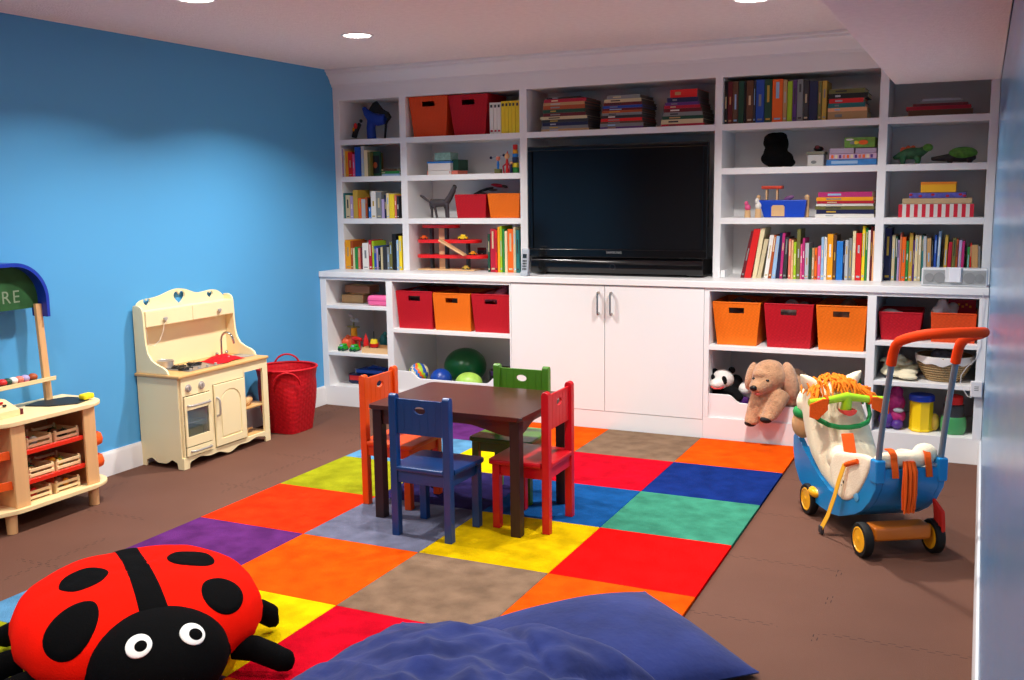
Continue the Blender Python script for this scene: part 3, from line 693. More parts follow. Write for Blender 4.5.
# ---------------------------------------------------------------- table and chairs
ZR = 0.0175
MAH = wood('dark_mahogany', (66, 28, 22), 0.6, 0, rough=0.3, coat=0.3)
t = thing('play_table', 'dark mahogany children table standing on the coloured rug', 'table', (2.21, -1.845, ZR))
X0, X1, Y0, Y1, ZT = 1.812, 2.610, -2.150, -1.540, 0.572
b = MB(); c = 0.022
poly = []
for (cx, cy, a0) in ((X1-c, Y0+c, -90), (X1-c, Y1-c, 0), (X0+c, Y1-c, 90), (X0+c, Y0+c, 180)):
    for k in range(6): a = math.radians(a0+k*18); poly.append((cx+c*math.cos(a), cy+c*math.sin(a)))
b.prism(poly, 'z', ZT-0.020, ZT, bev=0.004); b.build('table_top', MAH, t)
LX = (1.852, 2.568); LY = (-2.110, -1.580)
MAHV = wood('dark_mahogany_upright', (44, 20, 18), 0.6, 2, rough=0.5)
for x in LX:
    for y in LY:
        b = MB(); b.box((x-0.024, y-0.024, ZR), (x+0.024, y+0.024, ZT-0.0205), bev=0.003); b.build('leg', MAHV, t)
def apron(L, zt, n=24):
    """bottom edge: low by the legs, sweeping up to a shallow arch in the middle"""
    pts = [(0, zt), (0, zt-0.075)]
    for k in range(n+1):
        s = k/n; e = min(s, 1-s)/0.34; e = min(1, e); e = e*e*(3-2*e)
        pts.append((0.0+L*s, zt-0.075+0.040*e))
    pts += [(L, zt)]
    return pts[:2]+pts[3:-2]+[(L, zt-0.075), (L, zt)]
for y in LY:
    b = MB(); b.prism([(LX[0]+0.025+p, z) for p, z in apron(LX[1]-LX[0]-0.05, ZT-0.021)], 'y', y-0.009, y+0.009); b.build('apron', MAH, t)
for x in LX:
    b = MB(); b.prism([(LY[0]+0.025+p, z) for p, z in apron(LY[1]-LY[0]-0.05, ZT-0.021)], 'x', x-0.009, x+0.009); b.build('apron', MAH, t)

def chair(rgb, cname, label, loc, rz):
    t = thing('play_chair', label, 'chair')
    M_ = mat('painted_'+cname, rgb, 0.33, 0.5, var=0.06, vscale=8)
    PX = 0.138; H = 0.655
    for sx in (-1, 1):
        b = MB(); x = sx*PX
        prof = [(-0.148, 0), (-0.112, 0), (-0.112, H-0.016), (-0.118, H-0.004), (-0.130, H), (-0.142, H-0.004), (-0.148, H-0.016)]
        b.prism(prof, 'x', x-0.018, x+0.018, bev=0.003); b.build('back_post', M_, t)
        b = MB(); b.box((x-0.018+sx*0.004, 0.098, 0), (x+0.018+sx*0.004, 0.134, 0.303), bev=0.003); b.build('leg', M_, t)
    # seat board: front corners rounded, a little wider than the back
    b = MB(); pts = [(-0.118, -0.100), (0.118, -0.100), (0.118, -0.109), (0.160, -0.109), (0.168, 0.10)]
    pts = [(-0.120, -0.150), (0.120, -0.150), (0.120, -0.109), (0.160, -0.109), (0.172, 0.125), (0.166, 0.146), (0.148, 0.155), (-0.148, 0.155), (-0.166, 0.146), (-0.172, 0.125), (-0.160, -0.109), (-0.120, -0.109)]
    b.prism(pts, 'z', 0.3035, 0.326, bev=0.006); b.build('seat', M_, t)
    b = MB()
    b.box((-PX+0.018, -0.140, 0.250), (PX-0.018, -0.124, 0.303), bev=0.002); b.box((-PX+0.018, 0.110, 0.250), (PX-0.018, 0.124, 0.303), bev=0.002)
    for sx in (-1, 1): b.box((sx*PX-0.008, -0.112, 0.250), (sx*PX+0.008, 0.098, 0.303), bev=0.002)
    b.build('apron', M_, t)
    # back panel of upright tongue boards with an oval grip hole
    b = MB(); n = 6; w = 2*(PX-0.018)/n
    b.box((-PX+0.017, -0.136, 0.474), (PX-0.017, -0.124, 0.634), bev=0.002)
    o = b.build('back_panel', M_, t)
    cs = []
    h = MB(); h.prism([(0.030*math.cos(a*PI/14), 0.586+0.017*math.sin(a*PI/14)) for a in range(28)], 'y', -0.2, -0.05); cs.append(h)
    for k in range(1, 6):
        x = -PX+0.018+k*w+0.0007*k
        for yy in (-0.1365, -0.1235):
            g = MB(); g.box((x-0.0012, yy-0.0015, 0.47), (x+0.0012, yy+0.0015, 0.65)); cs.append(g)
    cut(o, cs)
    t.location = loc; t.rotation_euler = (0, 0, rz)
    return t
chair((10, 58, 116), 'blue', 'blue painted wooden child chair with its back to the camera', (2.194, -2.172, ZR), math.radians(-1.5))
chair((226, 78, 10), 'orange', 'orange painted wooden child chair at the table end facing the kitchen side', (1.802, -1.826, ZR), math.radians(-90))
chair((190, 10, 26), 'red', 'red painted wooden child chair at the table end nearest the horse toy', (2.548, -1.890, ZR), math.radians(90))
chair((72, 124, 30), 'green', 'green painted wooden child chair behind the table by the cabinet doors', (2.284, -1.558, ZR), math.radians(180))

# ---------------------------------------------------------------- play kitchen
KX = 0.33; KY0, KY1 = -1.815, -1.045; KZ = 0.532
t = thing('play_kitchen', 'cream wooden play kitchen with heart cut-outs against the blue wall', 'toy kitchen', (0.17, -1.42, 0.0005))
BUT = wood('butcher_block', (214, 168, 104), 0.82, 1, rough=0.45)
def scallop(a0, a1, zt, zf=0.002, foot=0.045, n=5):
    """lower edge between two feet: waves like an apron"""
    pts = [(a0, zt), (a0, zf), (a0+foot, zf), (a0+foot+0.004, 0.030)]
    L = a1-a0-2*foot-0.008; K = 60
    for k in range(1, K):
        s = k/K; pts.append((a0+foot+0.004+L*s, 0.046-0.006*math.cos(2*PI*n*s)-0.024*math.exp(-((s-0.5)/0.16)**2)))
    pts += [(a1-foot-0.004, 0.030), (a1-foot, zf), (a1, zf), (a1, zt)]
    return pts
b = MB(); b.prism(scallop(0.012, KX-0.0145, KZ-0.001, n=3, foot=0.030), 'y', KY0, KY0+0.014); b.build('side_panel', CREAMP, t)
b = MB(); b.prism(scallop(KY0, KY1, 0.068, n=4), 'x', KX-0.014, KX); b.build('front_apron', CREAMP, t)
b = MB()
b.box((KX-0.013, KY0+0.014, 0.0685), (KX-0.001, -1.793, KZ-0.001)); b.box((KX-0.013, -1.575, 0.0685), (KX-0.001, -1.548, KZ-0.001)); b.box((KX-0.013, -1.793, 0.425), (KX-0.001, -1.575, KZ-0.001)); b.box((KX-0.013, -1.548, 0.452), (KX-0.001, -1.27, KZ-0.001))
b.box((KX-0.013, -1.273, 0.0685), (KX-0.001, -1.262, KZ-0.001)); b.box((KX-0.013, -1.262, 0.478), (KX-0.001, KY1, KZ-0.001)); b.box((KX-0.016, -1.092, 0.0685), (KX-0.001, KY1, 0.478))
b.box((0.015, KY1-0.03, 0.003), (0.04, KY1, KZ-0.001)); b.box((0.04, KY1-0.016, 0.478), (KX-0.014, KY1-0.002, KZ-0.001))
b.build('front_frame', CREAMP, t)
b = MB(); b.box((0.02, -1.285, 0.06), (KX-0.014, -1.275, KZ-0.001)); b.box((0.02, KY0+0.015, 0.06), (0.026, -1.286, KZ-0.001)); b.box((0.02, -1.60, 0.06), (KX-0.014, -1.59, 0.45)); b.build('inner_partition', CREAMP, t)
b = MB(); b.box((0.02, -1.274, 0.055), (KX-0.014, KY1-0.002, 0.068)); b.box((0.02, KY0+0.015, 0.055), (KX-0.014, -1.286, 0.068)); b.build('bottom_board', BUT, t)
b = MB(); b.box((0.02, -1.274, 0.238), (KX-0.014, KY1-0.002, 0.250), bev=0.002); b.build('bay_shelf', BUT, t)
b = MB(); b.box((0.005, KY0-0.012, KZ), (KX+0.010, KY1+0.008, KZ+0.018), bev=0.005); b.build('worktop', BUT, t)
ZK = KZ+0.0185
for yy in (KY0, KY1-0.014):
    prof = [(0.012, ZK), (0.012, 0.925), (0.020, 0.938), (0.055, 0.938), (0.078, 0.925), (0.088, 0.895), (0.090, 0.80), (0.092, 0.72), (0.104, 0.665), (0.130, 0.625), (0.170, 0.603), (0.212, 0.592), (0.240, 0.575), (0.252, ZK)]
    b = MB(); b.prism(prof, 'y', yy, yy+0.014, bev=0.002); b.build('side_wing', CREAMP, t)
# back panel with waved top and three hearts
wave = [(-1.800, 0.925), (-1.790, 0.948), (-1.75, 0.966), (-1.70, 0.969), (-1.65, 0.971), (-1.60, 0.979), (-1.55, 0.993), (-1.50, 1.004), (-1.455, 1.007), (-1.40, 0.999), (-1.36, 0.984), (-1.32, 0.970), (-1.28, 0.965), (-1.23, 0.969), (-1.18, 0.974), (-1.13, 0.969), (-1.09, 0.948), (-1.060, 0.918)]
def smooth(p, it=2):
    for _ in range(it):
        q = [p[0]]
        for a, c in zip(p, p[1:]): q += [(a[0]*.75+c[0]*.25, a[1]*.75+c[1]*.25), (a[0]*.25+c[0]*.75, a[1]*.25+c[1]*.75)]
        p = q+[p[-1]]
    return p
wv = smooth(wave)
b = MB(); b.prism([(-1.800, ZK)]+wv+[(-1.060, ZK)], 'x', 0.014, 0.026, bev=0.002); bp_ = b.build('back_panel', CREAMP, t)
def heart(cy, cz, s):
    pts = []
    for k in range(40):
        a = 2*PI*k/40; x = 16*math.sin(a)**3; z = 13*math.cos(a)-5*math.cos(2*a)-2*math.cos(3*a)-math.cos(4*a)
        pts.append((cy+x*s/17, cz+z*s/17))
    return pts
cs = []
for (u, v, s) in ((146.7, 302.3, 0.029), (179.3, 296.8, 0.050), (210, 294.3, 0.029)):
    y, z = atx(u, v, 0.026); c_ = MB(); c_.prism(heart(y, z, s), 'x', -0.1, 0.2); cs.append(c_)
cut(bp_, cs)
b = MB(); b.box((0.027, KY0+0.015, 0.812), (0.086, KY1-0.015, 0.905)); b.build('wall_cupboard', CREAMP, t)
NIC = mat('pewter_knob', (176, 172, 168), 0.3, 0.6, metal=0.35)
for ya, yb, yk in ((KY0+0.016, -1.424, -1.66), (-1.421, KY1-0.016, -1.20)):
    b = MB(); b.box((0.0865, ya, 0.814), (0.096, yb, 0.903), bev=0.002); d = b.build('door', CREAMP, t)
    b = MB(); b.prism(heart(yk, 0.848, 0.016), 'x', 0.104, 0.112, bev=0.002); b.cyl((0.096, yk, 0.848), (0.105, yk, 0.848), 0.005, seg=10); b.build('knob', NIC, d)
b = MB(); b.tube([(0.10, -1.66, 0.838), (0.101, -1.675, 0.78), (0.10, -1.705, 0.73), (0.095, -1.75, 0.70), (0.092, -1.785, 0.72), (0.09, -1.797, 0.80)], 0.0012, seg=6); b.build('string', mat('white_string', (230, 225, 215), 0.8), t)
# oven
b = MB(); b.box((KX-0.001, -1.790, 0.128), (KX+0.010, -1.578, 0.420), bev=0.003); od = b.build('oven_door', CREAMP, t)
c_ = MB(); c_.box((KX-0.05, -1.775, 0.185), (KX+0.05, -1.600, 0.342)); cut(od, [c_])
b = MB(); b.box((KX+0.002, -1.776, 0.184), (KX+0.004, -1.599, 0.343)); b.build('window_pane', mat('clear_acrylic', (230, 235, 230), 0.05, 0.5, trans=0.95), od)
def bow(name, p0, p1, out, r, par, m_):
    p0 = Vector(p0); p1 = Vector(p1); ax = (p1-p0).normalized(); pts = [p0, p0+Vector((out*0.8, 0, 0))+ax*0.006]+[p0.lerp(p1, k)+Vector((out*(1+0.25*math.sin(PI*k)), 0, 0)) for k in (0.12, 0.3, 0.5, 0.7, 0.88)]+[p1+Vector((out*0.8, 0, 0))-ax*0.006, p1]
    b = MB(); b.tube(pts, r, seg=8, sx=1.3); return b.build(name, m_, par)
bow('handle', (KX+0.009, -1.770, 0.368), (KX+0.009, -1.592, 0.368), 0.020, 0.0055, od, NIC)
b = MB(); b.box((KX-0.001, -1.790, 0.072), (KX+0.008, -1.578, 0.124), bev=0.003); dr = b.build('drawer', CREAMP, t)
bow('handle', (KX+0.008, -1.760, 0.100), (KX+0.008, -1.598, 0.100), 0.018, 0.005, dr, NIC)
b = MB(); b.box((0.03, KY0+0.02, 0.255), (KX-0.02, -1.601, 0.262)); b.build('oven_rack', mat('rack_steel', (190, 190, 180), 0.5), t)
b = MB(); b.box((0.20, KY0+0.03, 0.0685), (0.305, -1.612, 0.225), bev=0.004); b.build('oven_insert', mat('tray_green', (96, 104, 44), 0.5), t)
b = MB(); b.box((0.12, KY0+0.03, 0.2625), (0.13, -1.612, 0.50)); b.build('oven_back', mat('oven_brown', (120, 74, 54), 0.6), t)
for yk in (-1.748, -1.641):
    b = MB(); b.cyl((KX-0.001, yk, 0.468), (KX+0.004, yk, 0.468), 0.023, seg=24); b.cyl((KX+0.004, yk, 0.468), (KX+0.014, yk, 0.468), 0.018, 0.016, seg=24); b.box((KX+0.014, yk-0.004, 0.456), (KX+0.020, yk+0.004, 0.480), bev=0.002); b.build('knob', NIC, t)
# arched door
b = MB(); b.box((KX-0.001, -1.545, 0.076), (KX+0.010, -1.276, 0.448), bev=0.003); ad = b.build('door', CREAMP, t)
ya, yb, zb, zs = -1.500, -1.318, 0.118, 0.330
arch = [(ya, zb), (yb, zb)]+[((ya+yb)/2+(yb-ya)/2*math.cos(k*PI/16), zs+(yb-ya)/2*0.85*math.sin(k*PI/16)) for k in range(17)]
c_ = MB(); c_.prism(arch, 'x', KX+0.005, KX+0.05); cut(ad, [c_])
b = MB(); ins = 0.010
b.prism([(ya+ins, zb+ins), (yb-ins, zb+ins)]+[((ya+yb)/2+((yb-ya)/2-ins)*math.cos(k*PI/16), zs+((yb-ya)/2-ins)*0.85*math.sin(k*PI/16)) for k in range(17)], 'x', KX+0.003, KX+0.0085, bev=0.002); b.build('raised_panel', CREAMP, ad)
bow('handle', (KX+0.010, -1.530, 0.262), (KX+0.010, -1.530, 0.372), 0.020, 0.0055, ad, NIC)
# hob with two burners, taps and faucet
b = MB(); b.box((0.105, -1.690, ZK), (0.290, -1.405, ZK+0.004), bev=0.0015); b.build('hob_plate', mat('hob_silver', (180, 176, 170), 0.35, metal=0.8), t)
BK = mat('burner_black', (22, 22, 24), 0.45)
for (x, y) in ((0.160, -1.505), (0.225, -1.650), (0.145, -1.620)):
    b = MB(); b.cyl((x, y, ZK+0.004), (x, y, ZK+0.012), 0.042, 0.039, seg=24)
    for k in range(4): b.box((x-0.045, y-0.004, ZK+0.010), (x+0.045, y+0.004, ZK+0.018), rot=RZ(k*PI/4), bev=0.001)
    b.build('burner', BK, t)
for y in (-1.66, -1.59, -1.52, -1.45):
    b = MB(); b.cyl((0.275, y, ZK+0.004), (0.275, y, ZK+0.016), 0.009, 0.008, seg=14); b.build('hob_knob', NIC, t)
b = MB(); b.tube([(0.095, -1.190, ZK), (0.095, -1.190, 0.66)]+[(0.095+0.035-0.035*math.cos(k*PI/8), -1.190+0.03*k/8, 0.66+0.045*math.sin(k*PI/8)) for k in range(1, 9)]+[(0.168, -1.155, 0.635)], 0.0075, seg=12); b.cyl((0.095, -1.190, ZK), (0.095, -1.190, ZK+0.01), 0.016, seg=16)
fb = b.build('faucet', mat('chrome', (200, 200, 200), 0.12, metal=1.0), t)
for y in (-1.235, -1.145):
    b = MB(); b.cyl((0.095, y, ZK), (0.085, y, ZK+0.018), 0.008, seg=12); b.sph((0.095, y, ZK+0.024), 0.012, seg=12, rings=8); b.build('tap', mat('chrome', (200, 200, 200), 0.12, metal=1.0), fb)
b = MB(); b.lathe([(0.055, 0.003), (0.072, 0.003), (0.075, 0.001), (0.055, 0.0)], (0.185, -1.10, ZK), cap=False); b.lathe([(0.001, 0.0006), (0.055, 0.0008)], (0.185, -1.10, ZK), cap=False); b.build('sink_rim', NIC, t)
# things on the kitchen
t2 = thing('toy_saucepan', 'small steel toy saucepan on the kitchen hob', 'saucepan', (0.08, -1.655, ZK+0.001))
STE = mat('polished_steel', (196, 192, 186), 0.3, 0.6, metal=0.5)
b = MB(); b.lathe([(0.001, 0.001), (0.040, 0.001), (0.045, 0.006), (0.046, 0.042), (0.049, 0.045), (0.046, 0.046), (0.043, 0.042), (0.042, 0.008), (0.001, 0.006)], (0.080, -1.655, ZK+0.005), cap=False); b.build('pot_body', STE, t2)
for s in (-1, 1):
    b = MB(); b.tube([(0.080+s*0.010, -1.655+s*0.045, ZK+0.035), (0.080+s*0.010, -1.655+s*0.062, ZK+0.037), (0.080-s*0.010, -1.655+s*0.062, ZK+0.037), (0.080-s*0.010, -1.655+s*0.045, ZK+0.035)], 0.0025, seg=6); b.build('handle', STE, t2)
b = MB(); rnd = random.Random(4)
def mitt(s, q):
    y = -1.425+0.235*s; x = 0.115+0.165*q
    e = (1-abs(2*s-1)**3)*(1-abs(2*q-1)**3)
    return Vector((x+0.012*math.sin(7*s), y+0.012*math.sin(5*q+1), ZK+0.006+0.028*e+0.014*e*noise.noise(Vector((s*5, q*5, 2)))))
b.grid(mitt, 24, 20); b.grid(lambda s, q: Vector((mitt(s, q).x, mitt(s, q).y, ZK+0.0045)), 24, 20, flip=True)
REDC = mat('red_quilted_cloth', (214, 16, 28), 0.8, 0.2, bump=0.5, bscale=90)
o = b.build('oven_mitt', [REDC, pm('white')], weld=True); tag(o, 'red oven mitt lying on the kitchen worktop before the faucet', 'oven mitt')
s = MB()
for k in range(5): s.box((0.215-0.002*k, -1.345+k*0.014, ZK+0.024), (0.245-0.002*k, -1.335+k*0.014, ZK+0.0275), rot=RZ(0.3), bev=0.0008)
p = s.build('white_print', pm('white'), o)
b = MB(); z0 = 0.250; b.tube([(0.29, -1.225, z0+0.024), (0.285, -1.215, z0+0.024), (0.28, -1.205, z0+0.024)], 0.007, seg=10)
b.cyl((0.275, -1.200, z0+0.0245), (0.232, -1.118, z0+0.0245), 0.024, seg=18); b.cyl((0.281, -1.211, z0+0.0245), (0.275, -1.200, z0+0.0245), 0.010, 0.024, seg=18); b.cyl((0.232, -1.118, z0+0.0245), (0.226, -1.107, z0+0.0245), 0.024, 0.010, seg=18); b.cyl((0.226, -1.107, z0+0.0245), (0.214, -1.085, z0+0.0245), 0.008, seg=12)
tag(b.build('rolling_pin', wood('pale_wood', (222, 178, 120), 0.85, 1)), 'toy wooden rolling pin on the kitchen bay shelf', 'rolling pin')
t3 = thing('toy_pan', 'small wooden toy pan on the bottom board of the kitchen bay', 'toy pan', (0.25, -1.20, 0.0685))
b = MB(); b.lathe([(0.001, 0), (0.030, 0), (0.036, 0.028), (0.032, 0.028), (0.027, 0.006), (0.001, 0.006)], (0.25, -1.215, 0.069), cap=False); b.build('bowl', wood('pale_wood', (222, 178, 120), 0.85, 1), t3)
b = MB(); b.tube([(0.25, -1.185, 0.093), (0.255, -1.13, 0.096)], 0.006, seg=8); b.build('handle', wood('pale_wood', (222, 178, 120), 0.85, 1), t3)

# ---------------------------------------------------------------- red woven tub
t = thing('woven_tub', 'tall red woven tub with rope handles on the floor beside the play kitchen', 'tub', (0.262, -0.765, 0.001))
def tub(s, q, off=0.0):
    a = 2*PI*s; k = q
    # squarish foot, round mouth
    p = 6.0-4.0*min(1, k*1.2); ca, sa = math.cos(a), math.sin(a)
    rr = 1/((abs(ca)**p+abs(sa)**p)**(1/p))
    r = (0.122+0.078*k)*rr-off
    if q > 0.9: r += 0.0
    return Vector((0.262+r*ca, -0.765+r*sa, 0.002+0.425*k))
b = MB(); b.grid(lambda s, q: tub(s, q), 64, 20); b.grid(lambda s, q: tub(s, q, 0.006), 64, 20, flip=True)
b.bm.faces.new([b.bm.verts.new(tub(k/64, 0.0)) for k in range(64)]); b.bm.faces.new([b.bm.verts.new(tub(k/64, 0.012)) for k in range(64)])
b.build('tub_wall', WV['red'], t, weld=True)
b = MB(); b.tube([tub(k/64, 1.0, 0.003) for k in range(64)], 0.008, seg=8, closed=True); b.build('rim', WV['red'], t)
def thandle(a0, z0, h, out, bend):
    c = Vector((0.262, -0.765, 0)); pts = []
    for k in range(15):
        q = PI*k/14; w = 0.085*math.cos(q); n_ = Vector((math.cos(a0), math.sin(a0), 0)); s_ = Vector((-n_.y, n_.x, 0))
        pts.append(c+n_*(out+bend*math.sin(q))+s_*w+Vector((0, 0, z0+h*math.sin(q))))
    b = MB(); b.tube(pts, 0.0065, seg=8); b.build('handle', WV['red'], t)
thandle(math.radians(127), 0.40, 0.085, 0.188, -0.015)
thandle(math.radians(-53), 0.335, 0.085, 0.190, 0.020)

# ---------------------------------------------------------------- market stall toy
PIN = wood('birch_ply', (226, 178, 122), 0.84, 2, rough=0.5); PINH = wood('birch_board', (240, 214, 160), 0.9, 1, rough=0.45)
t = thing('market_stall', 'birch toy market stall with red shelves at the blue wall', 'toy stall', (0.2, -2.95, 0))
def plan(e):
    """counter outline, grown by e"""
    pts = [(0.035, -3.52), (0.035, -2.40+e*0)]
    P = []
    for k in range(9):
        a = PI/2-k*PI/2/8; P.append((0.255+(0.14+e)*math.cos(a), -2.505+(0.15+e)*math.sin(a)))
    for k in range(5):
        a = -k*(PI/7)/4; P.append((0.275+(0.12+e)*math.cos(a), -2.92+(0.12+e)*math.sin(a)))
    P += [(0.20+e*0.5, -3.45-e), (0.035, -3.50-e)]
    return [(0.035, -2.355+e)]+P
b = MB(); b.prism(plan(0.0), 'z', 0.512, 0.530, bev=0.004); b.build('counter_board', PINH, t)
b = MB(); b.prism(plan(0.008), 'z', 0.098, 0.116, bev=0.004); b.build('base_board', PINH, t)
for (x, y) in ((0.350, -2.958), (0.350, -2.478), (0.08, -2.47), (0.08, -3.40), (0.22, -3.38)):
    b = MB(); b.cyl((x, y, 0.001), (x, y, 0.0975), 0.024, 0.027, seg=20); b.build('leg', PIN, t)
for (ya, yb) in ((-2.530, -2.458), (-2.945, -2.868)):
    b = MB(); b.box((0.366, ya, 0.1165), (0.380, yb, 0.5115), bev=0.003); b.build('front_panel', PIN, t)
b = MB(); b.box((0.04, -2.474, 0.1165), (0.3655, -2.460, 0.5115), bev=0.002); b.build('side_panel', PIN, t)
b = MB(); b.box((0.04, -2.934, 0.1165), (0.3655, -2.920, 0.5115), bev=0.002); b.build('side_panel', PIN, t)
b = MB(); b.box((0.036, -3.44, 0.1165), (0.044, -2.476, 0.5115)); b.build('back_panel', PIN, t)
REDP = mat('red_painted_shelf', (222, 38, 18), 0.35); ORP = mat('orange_painted_shelf', (240, 90, 18), 0.35)
for z in (0.366, 0.222):
    b = MB(); b.box((0.045, -2.919, z-0.012), (0.350, -2.475, z), bev=0.002); b.box((0.350, -2.867, z-0.012), (0.366, -2.531, z+0.010), bev=0.002); b.build('crate_shelf', REDP, t)
    b = MB(); b.prism([(0.045, -3.42), (0.045, -2.935), (0.350, -2.935), (0.345, -2.97), (0.22, -3.40)], 'z', z-0.012, z); b.prism([(0.350, -2.946), (0.362, -2.946), (0.232, -3.40), (0.220, -3.40)], 'z', z-0.012, z+0.028, bev=0.002); b.build('side_shelf', ORP, t)
for z in (0.330, 0.215):
    b = MB(); b.tube([(0.22, -2.459, z), (0.22, -2.425, z+0.002), (0.26, -2.398, z+0.002), (0.325, -2.398, z+0.002), (0.352, -2.420, z+0.002), (0.355, -2.459, z)], [0.020]*6, seg=8, sx=1.6); b.build('utensil_rail', ORP, t)
ps, pz = 0.12, 0
b = MB(); b.prism([(-2.530, 0.5305), (-2.490, 0.5305), (-2.512, 1.03), (-2.548, 1.03)], 'x', 0.108, 0.128, bev=0.003); b.build('post', PIN, t)
b = MB(); b.prism([(-3.420, 0.5305), (-3.385, 0.5305), (-3.370, 1.03), (-3.405, 1.03)], 'x', 0.108, 0.128, bev=0.003); b.build('post', PIN, t)
b = MB(); b.box((0.129, -3.46, 0.640), (0.175, -2.500, 0.650), bev=0.003); b.box((0.171, -3.46, 0.650), (0.175, -2.500, 0.662), bev=0.001); b.build('spice_shelf', PINH, t)
# arched awning: blue hoop, dark green chalkboard inside
def archp(r_, n=14):
    P = []
    yc0, yc1, zc = -2.495-0.19, -3.455+0.19, 1.055
    P.append((yc0+r_, 0.965))
    for k in range(n+1): a = k*PI/2/n; P.append((yc0+r_*math.cos(a), zc+r_*math.sin(a)))
    for k in range(n+1): a = PI/2+k*PI/2/n; P.append((yc1+r_*math.cos(a), zc+r_*math.sin(a)))
    P.append((yc1-r_, 0.965)); return P
outer = archp(0.19); inner = archp(0.172)
b = MB(); b.prism(outer+list(reversed(inner)), 'x', 0.055, 0.165, bev=0.002); b.build('awning_hoop', mat('royal_blue_paint', (16, 54, 170), 0.35), t)
CHK = mat('chalkboard_green', (46, 92, 52), 0.75, 0.2, var=0.25, vscale=9)
b = MB(); yc0 = -2.495-0.19; brd = [(p[0], max(p[1], 1.012)) for p in archp(0.1715)]
b.prism(brd, 'x', 0.098, 0.104); ck = b.build('chalkboard', CHK, t)
lo = text_mesh('STORE', 0.088, 'chalk_lettering', mat('chalk', (128, 148, 122), 0.9, 0.1), ck, 0.0002, 'RIGHT', 1.2)
lo.location = Vector((0.1045, -2.615, 1.073))-wloc(ck); lo.rotation_euler = (PI/2, 0, PI/2)
# crates on the stall shelves
def crate(x, y, z, rows_, label, cols, w=0.14, d=0.17):
    t = thing('toy_crate', label, 'crate', (x, y, z+0.0005), 'slatted toy crates in the market stall')
    b = MB(); C_ = Vector((x, y, z+0.0005)); h = 0.060
    b.box(C_+Vector((-d/2, -w/2, 0)), C_+Vector((d/2, w/2, 0.004)))
    for sx in (-1, 1):
        for k in range(2): b.box(C_+Vector((sx*d/2-0.003, -w/2, 0.012+k*0.026)), C_+Vector((sx*d/2+0.003, w/2, 0.026+k*0.026)), bev=0.001)
    for sy in (-1, 1):
        b.box(C_+Vector((-d/2, sy*w/2-0.003, 0.0)), C_+Vector((d/2, sy*w/2+0.003, 0.05)), bev=0.001)
        for sx in (-1, 1): b.box(C_+Vector((sx*(d/2-0.006)-0.006, sy*(w/2-0.006)-0.006, 0)), C_+Vector((sx*(d/2-0.006)+0.006, sy*(w/2-0.006)+0.006, h)), bev=0.002)
    b.build('slatted_box', PINH, t)
    rnd = random.Random(int(abs(y)*1000+z*100))
    for k, cname in enumerate(cols):
        q = MB(); a = rnd.uniform(0, 3); px = x+(-0.045+0.03*k if len(cols) > 3 else -0.03+0.035*k); py = y+rnd.uniform(-0.025, 0.025)
        r = 0.022
        q.sph((px, py, z+0.0085+r), (r*0.8, r*rnd.uniform(1.0, 1.5), r), rot=RZ(a), seg=14, rings=10); q.tube([(px, py, z+0.006+2*r), (px+0.004, py, z+0.014+2*r)], 0.002, seg=6, mi=1)
        tag(q.build('toy_food', [pm(cname), pm('green')]), '%s toy food in the %s' % (cname, label.replace('birch slatted toy ', '')), 'toy food')
crate(0.256, -2.765, 0.366, 0, 'birch slatted toy crate on the upper red shelf near the bent corner', ['red', 'crimson', 'white'])
crate(0.256, -2.605, 0.366, 0, 'birch slatted toy crate on upper red shelf nearest kitchen', ['dark green', 'brown', 'black'])
crate(0.256, -2.765, 0.222, 0, 'birch slatted toy crate on the lower red shelf near the bent corner', ['maroon', 'dark green', 'tan'])
crate(0.256, -2.605, 0.222, 0, 'birch slatted toy crate on lower red shelf nearest kitchen', ['amber', 'olive', 'yellow'])
crate(0.256, -2.790, 0.116, 0, 'birch slatted toy crate on the base board near the bent corner', ['salmon', 'tan', 'red'])
crate(0.256, -2.620, 0.116, 0, 'birch slatted toy crate on the base board nearest the kitchen', ['orange', 'cream', 'amber'])
# cakes on the spice shelf
for k, (u, cn, top, nm) in enumerate([(2, 'maroon', 'red', 'cherry red'), (7, 'charcoal', 'dark green', 'dark chocolate'), (13, 'cream', 'white', 'vanilla white'), (19, 'salmon', 'salmon', 'salmon iced'), (25, 'pink', 'lilac', 'pink iced'), (33, 'brown', 'rust', 'brown chocolate')]):
    y = atx(u, 380, 0.15)[0]; b = MB(); b.lathe([(0.001, 0), (0.016, 0), (0.021, 0.018), (0.001, 0.018)], (0.15, y, 0.6505), seg=18, mi=0); b.sph((0.15, y, 0.6745), (0.023, 0.023, 0.018), 1, seg=18, rings=10)
    tag(b.build('toy_cupcake', [mat('case_'+cn, PAL[cn], 0.6), mat('icing_'+top, PAL[top], 0.5)]), '%s toy cupcake in the row on the stall shelf' % nm, 'cupcake', 'cupcakes on the stall shelf')
